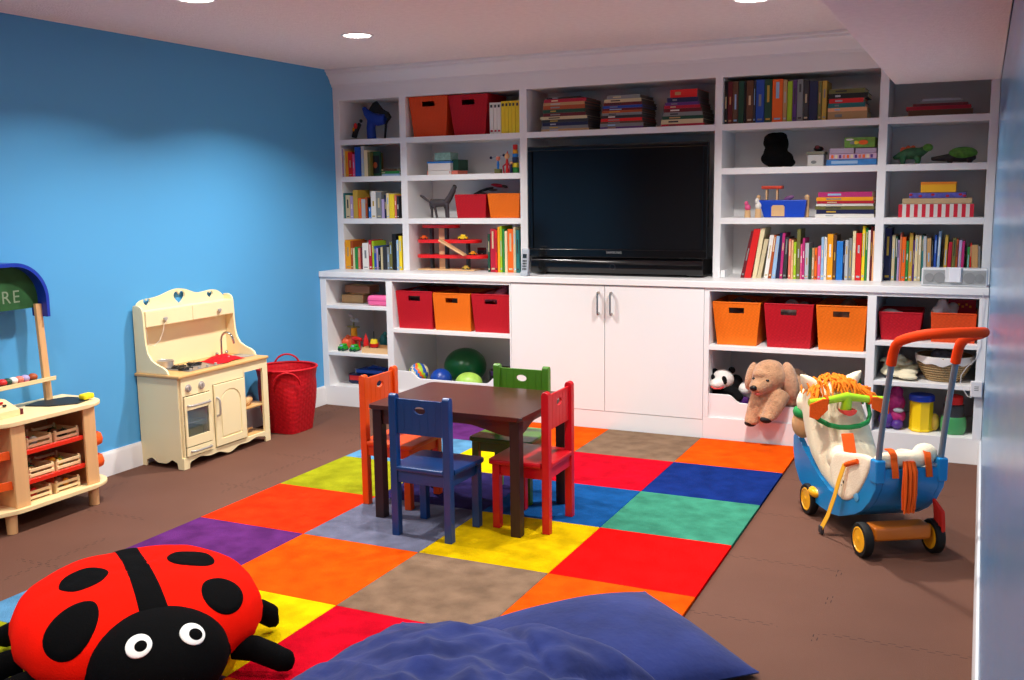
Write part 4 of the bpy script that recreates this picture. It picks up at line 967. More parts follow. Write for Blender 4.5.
# toy till, black slate and yellow sponge on the counter
ty = atx(8, 410, 0.22)[0]
t2 = thing('toy_till', 'cream toy cash till with red keys on the stall counter', 'toy till', (0.2, ty-0.04, 0.5305))
b = MB(); pr = [(0.14, 0.531), (0.28, 0.531), (0.28, 0.560), (0.24, 0.575), (0.18, 0.600), (0.14, 0.600)]; b.prism([(p[0], p[1]) for p in pr], 'y', ty-0.13, ty+0.02, bev=0.004); b.build('till_body', PINH, t2)
for i in range(3):
    for j in range(3):
        b = MB(); z = 0.578+0.010*i; b.box((0.235-0.022*i, ty-0.10+0.03*j, z), (0.247-0.022*i, ty-0.085+0.03*j, z+0.010), bev=0.002); b.build('key', pm(['red', 'white', 'black'][(i+j) % 3]), t2)
b = MB(); b.cyl((0.26, ty+0.035, 0.531), (0.26, ty+0.035, 0.556), 0.013, seg=16); tag(b.build('toy_coin_box', pm('maroon')), 'tiny maroon toy pot beside the till on the stall counter', 'pot')
b = MB(); b.prism([(0.10, -2.56), (0.13, -2.66), (0.25, -2.62), (0.335, -2.52), (0.31, -2.43), (0.24, -2.40), (0.15, -2.42)], 'z', 0.5305, 0.5365, bev=0.002)
tag(b.build('slate_mat', mat('black_slate', (24, 26, 28), 0.6)), 'black slate mat lying at the end of the stall counter', 'mat')
b = MB(); y_ = atx(87, 398, 0.30)[0]; b.box((0.275, y_-0.034, 0.537), (0.320, y_+0.034, 0.566), bev=0.010, seg=3); tag(b.build('sponge', mat('yellow_sponge', (240, 220, 20), 0.8, bump=0.5, bscale=200)), 'yellow toy sponge on the black slate mat', 'sponge')
def P3(u, v, y): x, z = at(u, v, y); return Vector((x, y, z))
# ---------------------------------------------------------------- ride-on toy horse (local: x forward, y to its left)
H = thing('ride_on_horse', 'ride-on toy horse with blue rocker shell and orange push handle near the right wall', 'ride-on toy')
BLU = mat('blue_plastic', (20, 132, 196), 0.3, 0.5); YEL = mat('yellow_plastic', (250, 176, 16), 0.3); TYR = mat('black_tyre', (20, 20, 20), 0.7, 0.3)
CRM = mat('cream_plush', (246, 230, 196), 0.9, 0.2, bump=0.3, bscale=150, sheen=0.3); ORF = mat('orange_felt', (236, 92, 24), 0.85, 0.2, bump=0.3, bscale=120)
GRY = mat('grey_painted_tube', (122, 132, 140), 0.35, 0.5, metal=0.3); LIM = mat('lime_plastic', (160, 208, 30), 0.3); GRB = mat('green_webbing', (24, 140, 66), 0.7)
FOA = mat('orange_foam_grip', (244, 68, 6), 0.7, 0.2)
def wheel(f, l, r, w, name='wheel'):
    b = MB(); b.lathe([(r*0.72, -w/2), (r*0.93, -w/2), (r, -w/2+0.006), (r, w/2-0.006), (r*0.93, w/2), (r*0.72, w/2)], seg=36, cap=False)
    for v in b.bm.verts: v.co = Vector((f+v.co.x, l+v.co.z, r+0.0008+v.co.y))
    wh = b.build(name, TYR, H)
    b = MB(); b.lathe([(0.001, -w/2-0.002), (r*0.62, -w/2-0.002), (r*0.73, -w/2+0.001), (r*0.80, -w/2+0.004), (r*0.80, w/2-0.004), (r*0.78, w/2-0.001), (r*0.70, w/2+0.001), (r*0.66, w/2+0.001), (r*0.64, w/2-0.002), (0.012, w/2-0.001), (0.010, w/2+0.001), (0.001, w/2+0.001)], seg=36)
    for v in b.bm.verts: v.co = Vector((f+v.co.x, l+v.co.z, r+0.0008+v.co.y))
    b.build('hub_cap', YEL, wh)
for (f, l) in ((0.0, 0.158), (0.0, -0.158), (0.575, 0.150), (0.575, -0.150)): wheel(f, l, 0.074, 0.038)
b = MB(); b.box((-0.045, -0.128, 0.074), (0.050, 0.128, 0.138), bev=0.014, seg=3); b.build('rear_axle_box', mat('orange_plastic', (206, 110, 26), 0.35), H)
b = MB(); b.cyl((0.575, -0.125, 0.075), (0.575, 0.125, 0.075), 0.014, seg=14); b.box((0.53, -0.05, 0.075), (0.60, 0.05, 0.14), bev=0.01); b.build('front_axle', LIM, H)
for s in (1, -1):
    b = MB(); b.sph((0.520, s*0.145, 0.125), (0.050, 0.030, 0.026), seg=20, rings=12); b.build('front_fender', YEL, H)
# blue rocker: crescent sides and curved rear wall
out = [(0.790, 0.330), (0.785, 0.263), (0.76, 0.19), (0.70, 0.130), (0.63, 0.100), (0.55, 0.083), (0.44, 0.076), (0.33, 0.080), (0.25, 0.095), (0.181, 0.120), (0.10, 0.150), (0.034, 0.190), (-0.03, 0.245), (-0.078, 0.314), (-0.088, 0.37), (-0.085, 0.425)]
inn = [(-0.02, 0.425), (-0.003, 0.390), (0.06, 0.310), (0.144, 0.247), (0.22, 0.195), (0.287, 0.175), (0.36, 0.180), (0.44, 0.206), (0.56, 0.25), (0.66, 0.30), (0.725, 0.345), (0.77, 0.355)]
b = MB()
for s in (1, -1): b.prism(out+inn, 'y', s*0.150, s*0.122, bev=0.004)
b.build('rocker_side', BLU, H)
b = MB()
fl = [(0.811, 0.263), (0.70, 0.130), (0.55, 0.083), (0.44, 0.076), (0.33, 0.080), (0.181, 0.120), (0.034, 0.190), (-0.03, 0.245), (-0.078, 0.314), (-0.088, 0.37), (-0.082, 0.400)]
fl2 = [(-0.062, 0.400), (-0.066, 0.37), (-0.058, 0.325), (-0.015, 0.262), (0.044, 0.21), (0.185, 0.142), (0.33, 0.102), (0.44, 0.098), (0.55, 0.105), (0.69, 0.150), (0.79, 0.275)]
b.prism(fl+fl2, 'y', -0.1218, 0.1218); b.build('rocker_bottom', BLU, H)
for s in (1, -1):
    b = MB(); b.box((-0.092, s*0.136-0.022, 0.34), (-0.035, s*0.136+0.022, 0.440), bev=0.008); b.build('tube_socket', BLU, H)
b = MB(); b.lathe([(0.001, 0), (0.022, 0), (0.024, 0.003), (0.018, 0.005), (0.001, 0.005)], seg=24)
for v in b.bm.verts: v.co = Vector((0.085+v.co.x, 0.1505+v.co.z, 0.235+v.co.y*0.8))
b.build('round_emblem', mat('pale_blue_print', (90, 170, 215), 0.4), H)
# plush body, head and cushions
def hb(lst, vox=0.009, nm='plush_body', m_=CRM, par=H, sm=5):
    b = MB()
    for q in lst:
        r = None
        if len(q) > 6: r = Matrix.Rotation(q[6], 3, 'Z') @ Matrix.Rotation(q[7], 3, 'Y')
        b.sph(q[:3], q[3:6], rot=r, seg=22, rings=14)
    return b.remesh(nm, m_, par, vox=vox, smooth=sm)
KP = [(0.10, 0.0, 0.235, 0.115, 0.07), (0.24, 0.0, 0.205, 0.120, 0.075), (0.38, 0.0, 0.215, 0.135, 0.085), (0.47, 0.0, 0.26, 0.148, 0.10), (0.535, 0.01, 0.33, 0.156, 0.105), (0.575, 0.02, 0.41, 0.156, 0.11), (0.60, 0.035, 0.49, 0.146, 0.11), (0.62, 0.045, 0.57, 0.130, 0.085)]
lst = []
for A_, B_ in zip(KP, KP[1:]):
    for k in range(6): q = [a_+(b_-a_)*k/6 for a_, b_ in zip(A_, B_)]; lst.append((q[0], q[1], q[2], q[4], q[3], q[4]))
lst += [(0.62, 0.045, 0.575, 0.105, 0.128, 0.080), (0.655, 0.10, 0.53, 0.085, 0.09, 0.085)]
body = hb(lst, sm=10)
b = MB(); b.sph((0.680, 0.148, 0.420), (0.048, 0.054, 0.070), rot=Matrix.Rotation(0.2, 3, 'Y')); b.build('muzzle', mat('tan_plush', (206, 158, 112), 0.9, 0.2), H)
b = MB(); b.tube([(0.672+0.052*math.cos(a), 0.130+0.054*math.sin(a), 0.480) for a in [k*PI/12 for k in range(24)]], [0.016]*24, seg=8, closed=True, sx=1.5); b.build('nose_band', GRB, H)
for (c_, tip) in (((0.615, 0.140, 0.618), (0.605, 0.198, 0.676)), ((0.615, -0.040, 0.620), (0.60, -0.100, 0.686))):
    b = MB(); c0 = Vector(c_); t0 = Vector(tip); b.tube([c0, c0.lerp(t0, 0.35), c0.lerp(t0, 0.7), t0], [0.036, 0.032, 0.020, 0.004], seg=16); b.build('ear', CRM, H)
b = MB(); rnd = random.Random(5)
for k in range(130):
    f = rnd.uniform(0.52, 0.66); l = rnd.uniform(-0.085, 0.145); z = 0.655-4.5*(l-0.04)**2-3.0*max(0, 0.6-f)**2+0.004; a = rnd.uniform(0, 2*PI); L = rnd.uniform(0.035, 0.07)
    dl = (l-0.04)*0.5; pts = [Vector((f, l, z-0.02)), Vector((f-0.010, l+dl*0.3+rnd.uniform(-.012, .012), z+0.012)), Vector((f-0.034+rnd.uniform(-.01, .01), l+dl*0.7+rnd.uniform(-.015, .015), z+rnd.uniform(-0.012, 0.012))), Vector((f-0.055+rnd.uniform(-.01, .01), l+dl+rnd.uniform(-.02, .02), z-0.035+rnd.uniform(-0.015, 0.01)))]
    b.tube(pts, [0.005, 0.006, 0.0055, 0.003], seg=6)
b.build('mane', mat('orange_wool', (238, 128, 30), 0.9, 0.2), H)
b = MB(); b.tube([(0.435, 0.225, 0.577), (0.437, 0.14, 0.583), (0.440, 0.095, 0.590), (0.445, 0.04, 0.597), (0.440, -0.01, 0.590), (0.437, -0.06, 0.583), (0.435, -0.155, 0.577)], [0.017, 0.017, 0.018, 0.021, 0.018, 0.017, 0.017], seg=14)
b.tube([(0.447, 0.04, 0.592), (0.440, 0.042, 0.565), (0.452, 0.042, 0.530)], [0.026, 0.024, 0.026], seg=14); b.build('handlebar', LIM, H)
for s, l0, l1 in ((1, 0.145, 0.232), (-1, -0.065, -0.150)):
    b = MB(); b.prism([(l0, 0.598), (l0, 0.545), (l0+(l1-l0)*0.55, 0.500 if s > 0 else 0.522), (l1, 0.515), (l1, 0.575), (l0+(l1-l0)*0.3, 0.598)], 'x', 0.408, 0.417, bev=0.003)
    b.tube([(0.437+0.022*math.cos(a), l0, 0.585+0.022*math.sin(a)) for a in [k*PI/6 for k in range(12)]], 0.006, seg=6, closed=True); b.build('felt_flap', ORF, H)
b = MB(); pts = [(0.50, 0.178, 0.505), (0.455, 0.160, 0.487), (0.44, 0.125, 0.468), (0.428, 0.08, 0.458), (0.426, 0.035, 0.456), (0.432, -0.02, 0.460), (0.455, -0.070, 0.470), (0.50, -0.102, 0.495), (0.55, -0.112, 0.545)]
b.tube(pts, 0.010, seg=8, sx=1.3); b.build('bridle', GRB, H)
b = MB(); b.prism([(0.035+0.034*math.cos(a), 0.537+0.026*math.sin(a)) for a in [PI+k*PI/10 for k in range(11)]], 'x', 0.415, 0.475, bev=0.003); b.build('felt_smile', mat('red_felt', (225, 70, 60), 0.8), H)
# seat cushions
SP_ = [(0.36, 0.325), (0.30, 0.385), (0.20, 0.400), (0.05, 0.435), (-0.03, 0.440), (-0.035, 0.400), (0.02, 0.31), (0.09, 0.235), (0.155, 0.195), (0.215, 0.178), (0.27, 0.190), (0.32, 0.225), (0.355, 0.275)]
def sidec(s):
    b = MB(); b.prism(smooth(SP_+[SP_[0]], 2)[:-1], 'y', s*0.128, s*0.158)
    return b.remesh('side_cushion', CRM, H, vox=0.007, smooth=14)
side = sidec(1)
b = MB(); b.box((0.195, 0.1535, 0.262), (0.205, 0.1595, 0.274), bev=0.001); b.box((0.214, 0.1535, 0.246), (0.220, 0.1595, 0.251), bev=0.0005); b.build('small_print', pm('charcoal'), side)
sidec(-1)
hb([(0.355, 0.115, 0.335, 0.060, 0.050, 0.060)], nm='knee_cushion')
hb([(-0.045, 0.075, 0.428, 0.036, 0.075, 0.036), (-0.045, 0.03, 0.428, 0.036, 0.09, 0.036), (-0.045, -0.03, 0.430, 0.036, 0.09, 0.036), (-0.030, -0.085, 0.447, 0.046, 0.052, 0.044)], nm='back_roll', vox=0.007)
def strap(pts, w, th, name, m_, par=H):
    """flat band along pts, width across the toy"""
    b = MB(); V = []
    for i, p in enumerate(pts):
        p = Vector(p); q = Vector(pts[min(i+1, len(pts)-1)]); o_ = Vector(pts[max(i-1, 0)]); tg = (q-o_).normalized(); nn = tg.cross(Vector((0, 1, 0))); nn = nn.normalized() if nn.length > 1e-5 else Vector((1, 0, 0))
        V.append([b.bm.verts.new(p+Vector((0, sy*w/2, 0))+nn*sn*th/2) for sy, sn in ((-1, -1), (1, -1), (1, 1), (-1, 1))])
    for A, B in zip(V, V[1:]):
        for k in range(4): b.bm.faces.new((A[k], A[(k+1) % 4], B[(k+1) % 4], B[k]))
    b.bm.faces.new(V[0]); b.bm.faces.new(V[-1]); return b.build(name, m_, par)
for l in (0.075, -0.072):
    strap([(-0.02, l, 0.47), (-0.05, l, 0.4725), (-0.075, l, 0.458), (-0.088, l+0.003, 0.430), (-0.094, l, 0.395), (-0.094, l-0.003, 0.365)], 0.026, 0.007, 'felt_loop', ORF)
strap([(0.26, 0.085, 0.30), (0.30, 0.082, 0.36), (0.335, 0.078, 0.42), (0.355, 0.075, 0.445)], 0.055, 0.008, 'felt_patch', ORF)
b = MB(); rnd = random.Random(9)
for k in range(26):
    l = 0.015+rnd.uniform(-0.026, 0.026); f = -0.098-rnd.uniform(0, 0.016); zb = rnd.uniform(0.215, 0.235)
    b.tube([(f+0.022, l*0.8, 0.430), (f, l, 0.395), (f-0.003, l+rnd.uniform(-.004, .004), 0.30), (f+0.004, l+rnd.uniform(-.007, .007), zb)], 0.0045, seg=6)
b.build('tail_tassel', mat('orange_wool_tail', (238, 96, 28), 0.9, 0.2), H)
b = MB(); rnd = random.Random(10)
for k in range(34):
    f = -0.045+rnd.uniform(-0.03, 0.03); l = -0.150-rnd.uniform(0, 0.016)
    b.tube([(-0.03, -0.135, 0.25), (f, l, 0.20), (f+0.01, l-0.012, 0.12), (f+0.035+rnd.uniform(-.01, .01), l-0.03, 0.045)], 0.0055, seg=6)
b.build('rein_tassel', mat('red_wool', (214, 50, 40), 0.9, 0.2), H)
b = MB()
pts = [Vector(p) for p in ((0.165, 0.172, 0.355), (0.190, 0.182, 0.28), (0.215, 0.188, 0.20), (0.250, 0.200, 0.10), (0.285, 0.215, 0.025))]
V = []
for p in pts: V.append([b.bm.verts.new(p+Vector(o_)) for o_ in ((-0.014, 0, -0.004), (0.014, 0, 0.004), (0.014, 0.003, 0.004), (-0.014, 0.003, -0.004))])
for A, B in zip(V, V[1:]):
    for k in range(4): b.bm.faces.new((A[k], A[(k+1) % 4], B[(k+1) % 4], B[k]))
b.bm.faces.new(V[0]); b.bm.faces.new(V[-1]); sb = b.build('seat_strap', mat('yellow_webbing', (240, 176, 30), 0.7), H)
b = MB(); b.box((0.268, 0.207, 0.006), (0.305, 0.221, 0.040), bev=0.004); b.build('buckle', pm('charcoal'), sb)
b = MB(); b.tube([(0.165, 0.17, 0.355), (0.13, 0.168, 0.372), (0.06, 0.165, 0.40)], 0.007, seg=8, sx=1.6); b.build('felt_tie', ORF, H)
# push handle
for s in (1, -1):
    b = MB(); b.tube([(-0.062, s*0.136, 0.40), (-0.085, s*0.136, 0.56), (-0.113, s*0.136, 0.72), (-0.145, s*0.136, 0.87)], 0.0125, seg=14); b.build('push_tube', GRY, H)
gp = [(-0.138, 0.136, 0.850), (-0.150, 0.136, 0.895), (-0.166, 0.136, 0.928), (-0.195, 0.135, 0.952), (-0.25, 0.132, 0.972), (-0.32, 0.126, 0.992), (-0.365, 0.110, 1.004), (-0.388, 0.07, 1.008), (-0.394, 0.0, 1.010)]
gp = gp+[(p[0], -p[1], p[2]) for p in reversed(gp[:-1])]
b = MB(); b.tube([Vector(p) for p in gp], 0.020, seg=16); b.build('foam_grip', FOA, H)
H.location = (4.137, -1.640, 0.0); H.rotation_euler = (0, 0, math.atan2(0.851, -0.525))

# ---------------------------------------------------------------- ladybird floor cushion (local: x towards its head)
LB = thing('ladybird_cushion', 'large red plush ladybird with black spots and white eyes lying on the rug', 'plush cushion')
LO = Vector((1.915, -3.700, ZR+0.005)); LA = math.radians(-35)
RED = mat('red_velour', (232, 22, 6), 0.95, 0.05, bump=0.2, bscale=160, var=0.05); BLV = mat('black_velour', (7, 7, 8), 0.95, 0.06, bump=0.2, bscale=160)
LC = Vector((0, 0, 0.150)); LR = (0.395, 0.388, 0.178)
def shell(d, k=1.0):
    d = d.normalized(); p = 2.35
    r = 1/((abs(d.x/LR[0])**p+abs(d.y/LR[1])**p+abs(d.z/(LR[2] if d.z > 0 else 0.146))**p)**(1/p))
    w = 1.0
    if d.z < 0.3: w += 0.018*math.sin(math.atan2(d.y, d.x)*17)*min(1, (0.3-d.z)*1.5)
    q = LC+d*r*k*w
    q.z += 0.006*noise.noise(d*4); return q
b = MB()
b.grid(lambda s, q: shell(Vector((math.cos(2*PI*s)*math.sin(PI*max(1e-3, min(0.999, q))), math.sin(2*PI*s)*math.sin(PI*max(1e-3, min(0.999, q))), math.cos(PI*max(1e-3, min(0.999, q)))))), 72, 36)
b.build('shell', RED, LB, weld=True, ang=80)
MI = (Matrix.Translation(LO) @ Matrix.Rotation(LA, 4, 'Z')).inverted()
def hit(u, v):
    d = (_f + R_*((u-512)/FPX) - U_*((v-340)/FPX)); d.normalize(); o_ = MI @ CAM; d = MI.to_3x3() @ d
    s = 1.0
    while s < 8:
        p = o_+d*s-LC
        if (shell(p)-LC).length > p.length: return p
        s += 0.004
    return None
def patch(cd, ra, rb, ang, name):
    """a sewn disc that follows the shell"""
    cd = cd.normalized(); base = shell(cd)-LC; up = Vector((0, 0, 1)); t1 = (Vector((1, 0, 0))-cd*cd.x).normalized(); t2 = cd.cross(t1)
    b = MB(); n = 36; rings = []
    for j, k in enumerate([0, 0.35, 0.7, 0.93, 1.0]):
        row = []
        for i in range(n):
            a = 2*PI*i/n; x = ra*k*math.cos(a); y = rb*k*math.sin(a); X = x*math.cos(ang)-y*math.sin(ang); Y = x*math.sin(ang)+y*math.cos(ang)
            d = (base+t1*X+t2*Y); row.append(b.bm.verts.new(shell(d, 1.014 if k < 0.95 else 1.000)))
        rings.append(row)
    for A, B in zip(rings, rings[1:]):
        for i in range(n):
            try: b.bm.faces.new((A[i], A[(i+1) % n], B[(i+1) % n], B[i]))
            except ValueError: pass
    for f in b.bm.faces: f.smooth = True
    return b.build(name, BLV, LB, weld=True, ang=80)
for (u, v, ra, rb, an) in ((87, 577, 0.086, 0.064, 0.0), (71, 627, 0.080, 0.088, 0.3), (188, 558, 0.082, 0.064, 0.0), (222, 592, 0.085, 0.056, -0.1)):
    h = hit(u, v)
    if h: patch(h, ra, rb, an, 'spot')
b = MB(); rows_ = []
for j in range(41):
    a = math.radians(-8+j*4.0); a = -0.35+j*(PI+0.2)/40
    row = []
    for i in range(7):
        y = -0.036-0.012*(j/40)+(0.072+0.024*(j/40))*i/6; d = Vector((-math.cos(a)*0.44, y, math.sin(a)*0.21)); row.append(b.bm.verts.new(shell(d, 1.014 if 0 < i < 6 else 1.002)))
    rows_.append(row)
for A, B in zip(rows_, rows_[1:]):
    for i in range(6): b.bm.faces.new((A[i], A[i+1], B[i+1], B[i]))
for f in b.bm.faces: f.smooth = True
b.build('wing_seam', BLV, LB, ang=80)
b = MB(); b.sph((0.350, 0, 0.150), (0.215, 0.205, 0.140), seg=30, rings=18); b.sph((0.29, 0.0, 0.165), (0.15, 0.205, 0.120)); b.sph((0.25, 0, 0.185), (0.12, 0.14, 0.095)); b.sph((0.30, 0.17, 0.13), (0.07, 0.06, 0.08)); b.sph((0.30, -0.17, 0.13), (0.07, 0.06, 0.08)); hd = b.remesh('head', BLV, LB, vox=0.012, smooth=6)
for s in (-1, 1):
    d = Vector((0.62, s*0.37, 0.50)).normalized()
    c0 = Vector((0.350, 0, 0.150)); r = 1/math.sqrt((d.x/0.215)**2+(d.y/0.205)**2+(d.z/0.140)**2); p = c0+d*r
    nrm = Vector((d.x/0.215**2, d.y/0.205**2, d.z/0.140**2)).normalized(); nrm = (nrm+Vector((0.3, 0, 0.15))).normalized()
    q = nrm.to_track_quat('Z', 'Y').to_matrix()
    b = MB(); b.lathe([(0.001, 0.010), (0.030, 0.009), (0.037, 0.004), (0.038, -0.012), (0.001, -0.012)], seg=30)
    for v in b.bm.verts: v.co = p+q @ v.co
    e = b.build('eye', mat('white_felt', (236, 236, 230), 0.8), hd)
    b = MB(); b.lathe([(0.001, 0.0135), (0.017, 0.0125), (0.020, 0.009), (0.001, 0.009)], seg=24)
    off = q @ Vector((0.0, 0, 0)); off = Vector((0.004, 0.006, -0.004))
    for v in b.bm.verts: v.co = p+off+q @ v.co
    b.build('pupil', BLV, e)
for (x, y, dx, dy) in ((0.30, 0.30, 0.06, 0.07), (0.02, 0.40, 0.0, 0.04), (-0.25, 0.34, -0.06, 0.05), (0.20, -0.40, 0.04, -0.10), (0.0, -0.41, 0.0, -0.06), (-0.25, -0.34, -0.06, -0.05)):
    b = MB(); b.tube([(x-dx*0.6, y-dy*0.8, 0.085), (x, y, 0.080), (x+dx*0.6, y+dy*0.6, 0.062), (x+dx, y+dy, 0.048), (x+dx*1.2, y+dy*1.25, 0.046), (x+dx*1.3, y+dy*1.4, 0.046), (x+dx*1.36, y+dy*1.48, 0.046)], [0.040, 0.041, 0.040, 0.038, 0.034, 0.026, 0.010], seg=16); b.build('leg', BLV, LB, ang=80)
LB.location = LO; LB.rotation_euler = (0, 0, LA)

# ---------------------------------------------------------------- blue floor cushions
VEL = mat('blue_velour', (34, 45, 98), 0.9, 0.12, bump=0.3, bscale=34, var=0.22, vscale=6, sheen=0.12)
def sq(x, y, p=2.4): return max(0.0, (1-abs(x)**p))**0.62*max(0.0, (1-abs(y)**p))**0.62
C2, A2, W2, D2, H2 = Vector((3.315, -3.005)), math.radians(-42), 0.72, 0.72, 0.105
def h2(x, y):
    p = Vector((x, y))-C2; a = -A2; X = (p.x*math.cos(a)-p.y*math.sin(a))/(W2/2); Y = (p.x*math.sin(a)+p.y*math.cos(a))/(D2/2)
    if abs(X) >= 1 or abs(Y) >= 1: return ZR
    return ZR+H2*sq(X, Y)
def cushion(name, label, C, A, W, D, top, bot, n=64):
    b = MB()
    def F(s, q, up):
        X = -1+2*s; Y = -1+2*q; e = sq(X, Y)
        pin = 1-0.045*(1-abs(X)**2)*abs(Y)**6-0.0; pin2 = 1-0.045*(1-abs(Y)**2)*abs(X)**6
        px = X*pin2*W/2; py = Y*pin*D/2
        x = C[0]+px*math.cos(A)-py*math.sin(A); y = C[1]+px*math.sin(A)+py*math.cos(A)
        z0 = bot(x, y, e); return Vector((x, y, z0 if not up else z0+0.004+top(x, y, e, X, Y)))
    b.grid(lambda s, q: F(s, q, True), n, n); b.grid(lambda s, q: F(s, q, False), n, n, flip=True)
    o = b.build(name, VEL, None, weld=False, ang=80); return tag(o, label, 'cushion')
cushion('floor_cushion', 'smooth blue velour cushion with pointed corner lying flat behind the crumpled one', C2, A2, W2, D2,
        lambda x, y, e, X, Y: H2*e*(1+0.10*noise.noise(Vector((x*4, y*4, 1)))), lambda x, y, e: ZR+0.001)
def top1(x, y, e, X, Y):
    w = noise.noise(Vector((x*3.2+1.5*y, y*5.0-2.2*x, 3)))*0.5+0.35*noise.noise(Vector((x*9+4*y, y*13-6*x, 7)))
    rdg = -abs(noise.noise(Vector((x*4.5+5*y, y*3.0-1*x, 12))))*0.9
    slope = 1.0-0.35*max(0, X)
    return e*slope*(0.195+0.055*w+0.10*rdg)+0.004*noise.noise(Vector((x*30, y*30, 1)))*e
cushion('floor_cushion', 'large crumpled blue velour cushion at the front edge of the rug', Vector((3.13, -3.65)), math.radians(-7), 1.24, 0.94,
        top1, lambda x, y, e: max(ZR+0.001, h2(x, y)*1.04+0.006 if h2(x, y) > ZR+0.002 else 0), n=110)

# ---------------------------------------------------------------- plush animals in the toy bay
FUR = mat('golden_plush', (196, 148, 110), 0.95, 0.1, bump=0.9, bscale=110, sheen=0.4, var=0.14, vscale=30); SOLE = mat('black_fabric', (22, 20, 20), 0.8)
D = thing('plush_dog', 'golden plush dog sitting on the toy bay lip with paws hanging down', 'plush dog', (3.3, 0.05, 0.25))
def pl(lst, nm, m_, par, vox=0.008, sm=4):
    b = MB()
    for q in lst:
        if len(q) == 6: b.sph(q[:3], q[3:6], seg=20, rings=14)
        else: b.tube([Vector(p) for p in q[0]], q[1], seg=14)
    return b.remesh(nm, m_, par, vox=vox, smooth=sm)
body = pl([(3.38, 0.15, 0.335, 0.125, 0.15, 0.130), (3.275, 0.0, 0.432, 0.108, 0.095, 0.100), (3.28, -0.01, 0.475, 0.085, 0.07, 0.060), (3.228, -0.088, 0.378, 0.056, 0.056, 0.046), (3.245, -0.05, 0.395, 0.07, 0.07, 0.06), (3.235, -0.06, 0.455, 0.05, 0.05, 0.03), (3.28, 0.04, 0.32, 0.09, 0.08, 0.08),
     ([(3.235, -0.02, 0.33), (3.215, -0.055, 0.26), (3.198, -0.062, 0.20), (3.192, -0.068, 0.165)], [0.060, 0.053, 0.048, 0.048]), ([(3.34, 0.0, 0.33), (3.325, -0.05, 0.27), (3.305, -0.075, 0.225), (3.295, -0.085, 0.205)], [0.066, 0.056, 0.050, 0.048]),
     (3.19, -0.075, 0.162, 0.044, 0.045, 0.026), (3.290, -0.098, 0.200, 0.046, 0.045, 0.028)], 'body', FUR, D)
for (x, y, z, rx_, rz_, tl) in ((3.165, 0.000, 0.425, 0.032, 0.088, 0.22), (3.395, 0.010, 0.410, 0.048, 0.115, -0.22)):
    b = MB(); b.sph((x, y, z), (rx_, 0.045, rz_), rot=Matrix.Rotation(tl, 3, 'Y'), seg=20, rings=14); b.build('ear', mat('golden_plush_ear', (206, 158, 122), 0.95, 0.1, bump=0.9, bscale=110, sheen=0.4, var=0.12, vscale=30), D)
b = MB(); b.sph((3.210, -0.142, 0.378), (0.022, 0.015, 0.018)); b.build('nose', mat('nose_black', (14, 12, 12), 0.25), D)
for (x, y, z) in ((3.200, -0.090, 0.428), (3.282, -0.098, 0.422)):
    b = MB(); b.sph((x, y, z), (0.011, 0.008, 0.007)); b.build('eye', mat('nose_black', (14, 12, 12), 0.25), D)
b = MB(); b.sph((3.232, -0.128, 0.342), (0.018, 0.010, 0.006)); b.build('mouth', mat('mouth_red', (190, 70, 60), 0.6), D)
for (x, y, z) in ((3.184, -0.084, 0.150), (3.282, -0.116, 0.186)):
    b = MB(); b.sph((x, y, z), (0.036, 0.034, 0.020), rot=Matrix.Rotation(-0.35, 3, 'X'), seg=18, rings=10); b.build('paw_sole', SOLE, D)
PW = mat('white_plush', (232, 228, 222), 0.95, 0.1, bump=0.6, bscale=120); PK = mat('black_plush', (18, 18, 20), 0.95, 0.1, bump=0.6, bscale=120)
p = P3(719, 379, 0.10); p.x += 0.025
D = thing('plush_panda', 'black and white plush panda peeking over the lip beside the dog', 'plush panda', (2.99, 0.12, 0.148))
b = pl([(p.x, 0.10, p.z, 0.070, 0.065, 0.064), (p.x-0.025, 0.045, p.z-0.020, 0.045, 0.04, 0.034)], 'head', PW, D)
for dx, dz in ((-0.058, 0.042), (0.050, 0.058)):
    q = MB(); q.sph((p.x+dx, 0.12, p.z+dz), (0.022, 0.014, 0.022)); q.build('ear', PK, b)
for dx, dz, r in ((-0.050, 0.018, 0.013), (0.022, 0.005, 0.017)):
    q = MB(); q.sph((p.x+dx, 0.048 if dx < 0 else 0.043, p.z+dz), (r, 0.010, r*1.6), rot=Matrix.Rotation(-0.2, 3, 'Y')); q.build('eye_patch', PK, b)
q = MB(); q.tube([(p.x-0.055, 0.018, p.z-0.036), (p.x-0.03, 0.006, p.z-0.045), (p.x+0.0, 0.014, p.z-0.044), (p.x+0.022, 0.038, p.z-0.036)], 0.005, seg=8); q.build('mouth', mat('mouth_red2', (200, 60, 60), 0.6), b)
pl([(p.x+0.01, 0.13, p.z-0.10, 0.085, 0.07, 0.075), (p.x+0.065, 0.16, p.z-0.04, 0.05, 0.07, 0.065), ([(p.x+0.02, 0.09, p.z-0.06), (p.x+0.08, 0.07, p.z-0.07), (p.x+0.125, 0.06, p.z-0.115)], [0.035, 0.030, 0.026]), (p.x, 0.12, 0.19, 0.08, 0.09, 0.042)], 'body', PK, D)
q = P3(742, 389, 0.13); q.x += 0.02; b = pl([(q.x, 0.15, q.z, 0.055, 0.06, 0.045), (q.x+0.04, 0.17, q.z-0.03, 0.05, 0.06, 0.06), (q.x+0.02, 0.17, 0.20, 0.05, 0.06, 0.05)], 'plush_lamb', PW, None); tag(b, 'white plush lamb between the panda and the dog', 'plush lamb')
q = P3(743, 400, 0.07); b = MB(); b.box((q.x-0.028, 0.06, 0.1478), (q.x+0.035, 0.10, q.z+0.016), bev=0.006); tag(b.build('toy_block', mat('purple_plastic', (96, 44, 140), 0.35)), 'purple toy block under the white plush lamb', 'block')
q = P3(858, 392, 0.12)
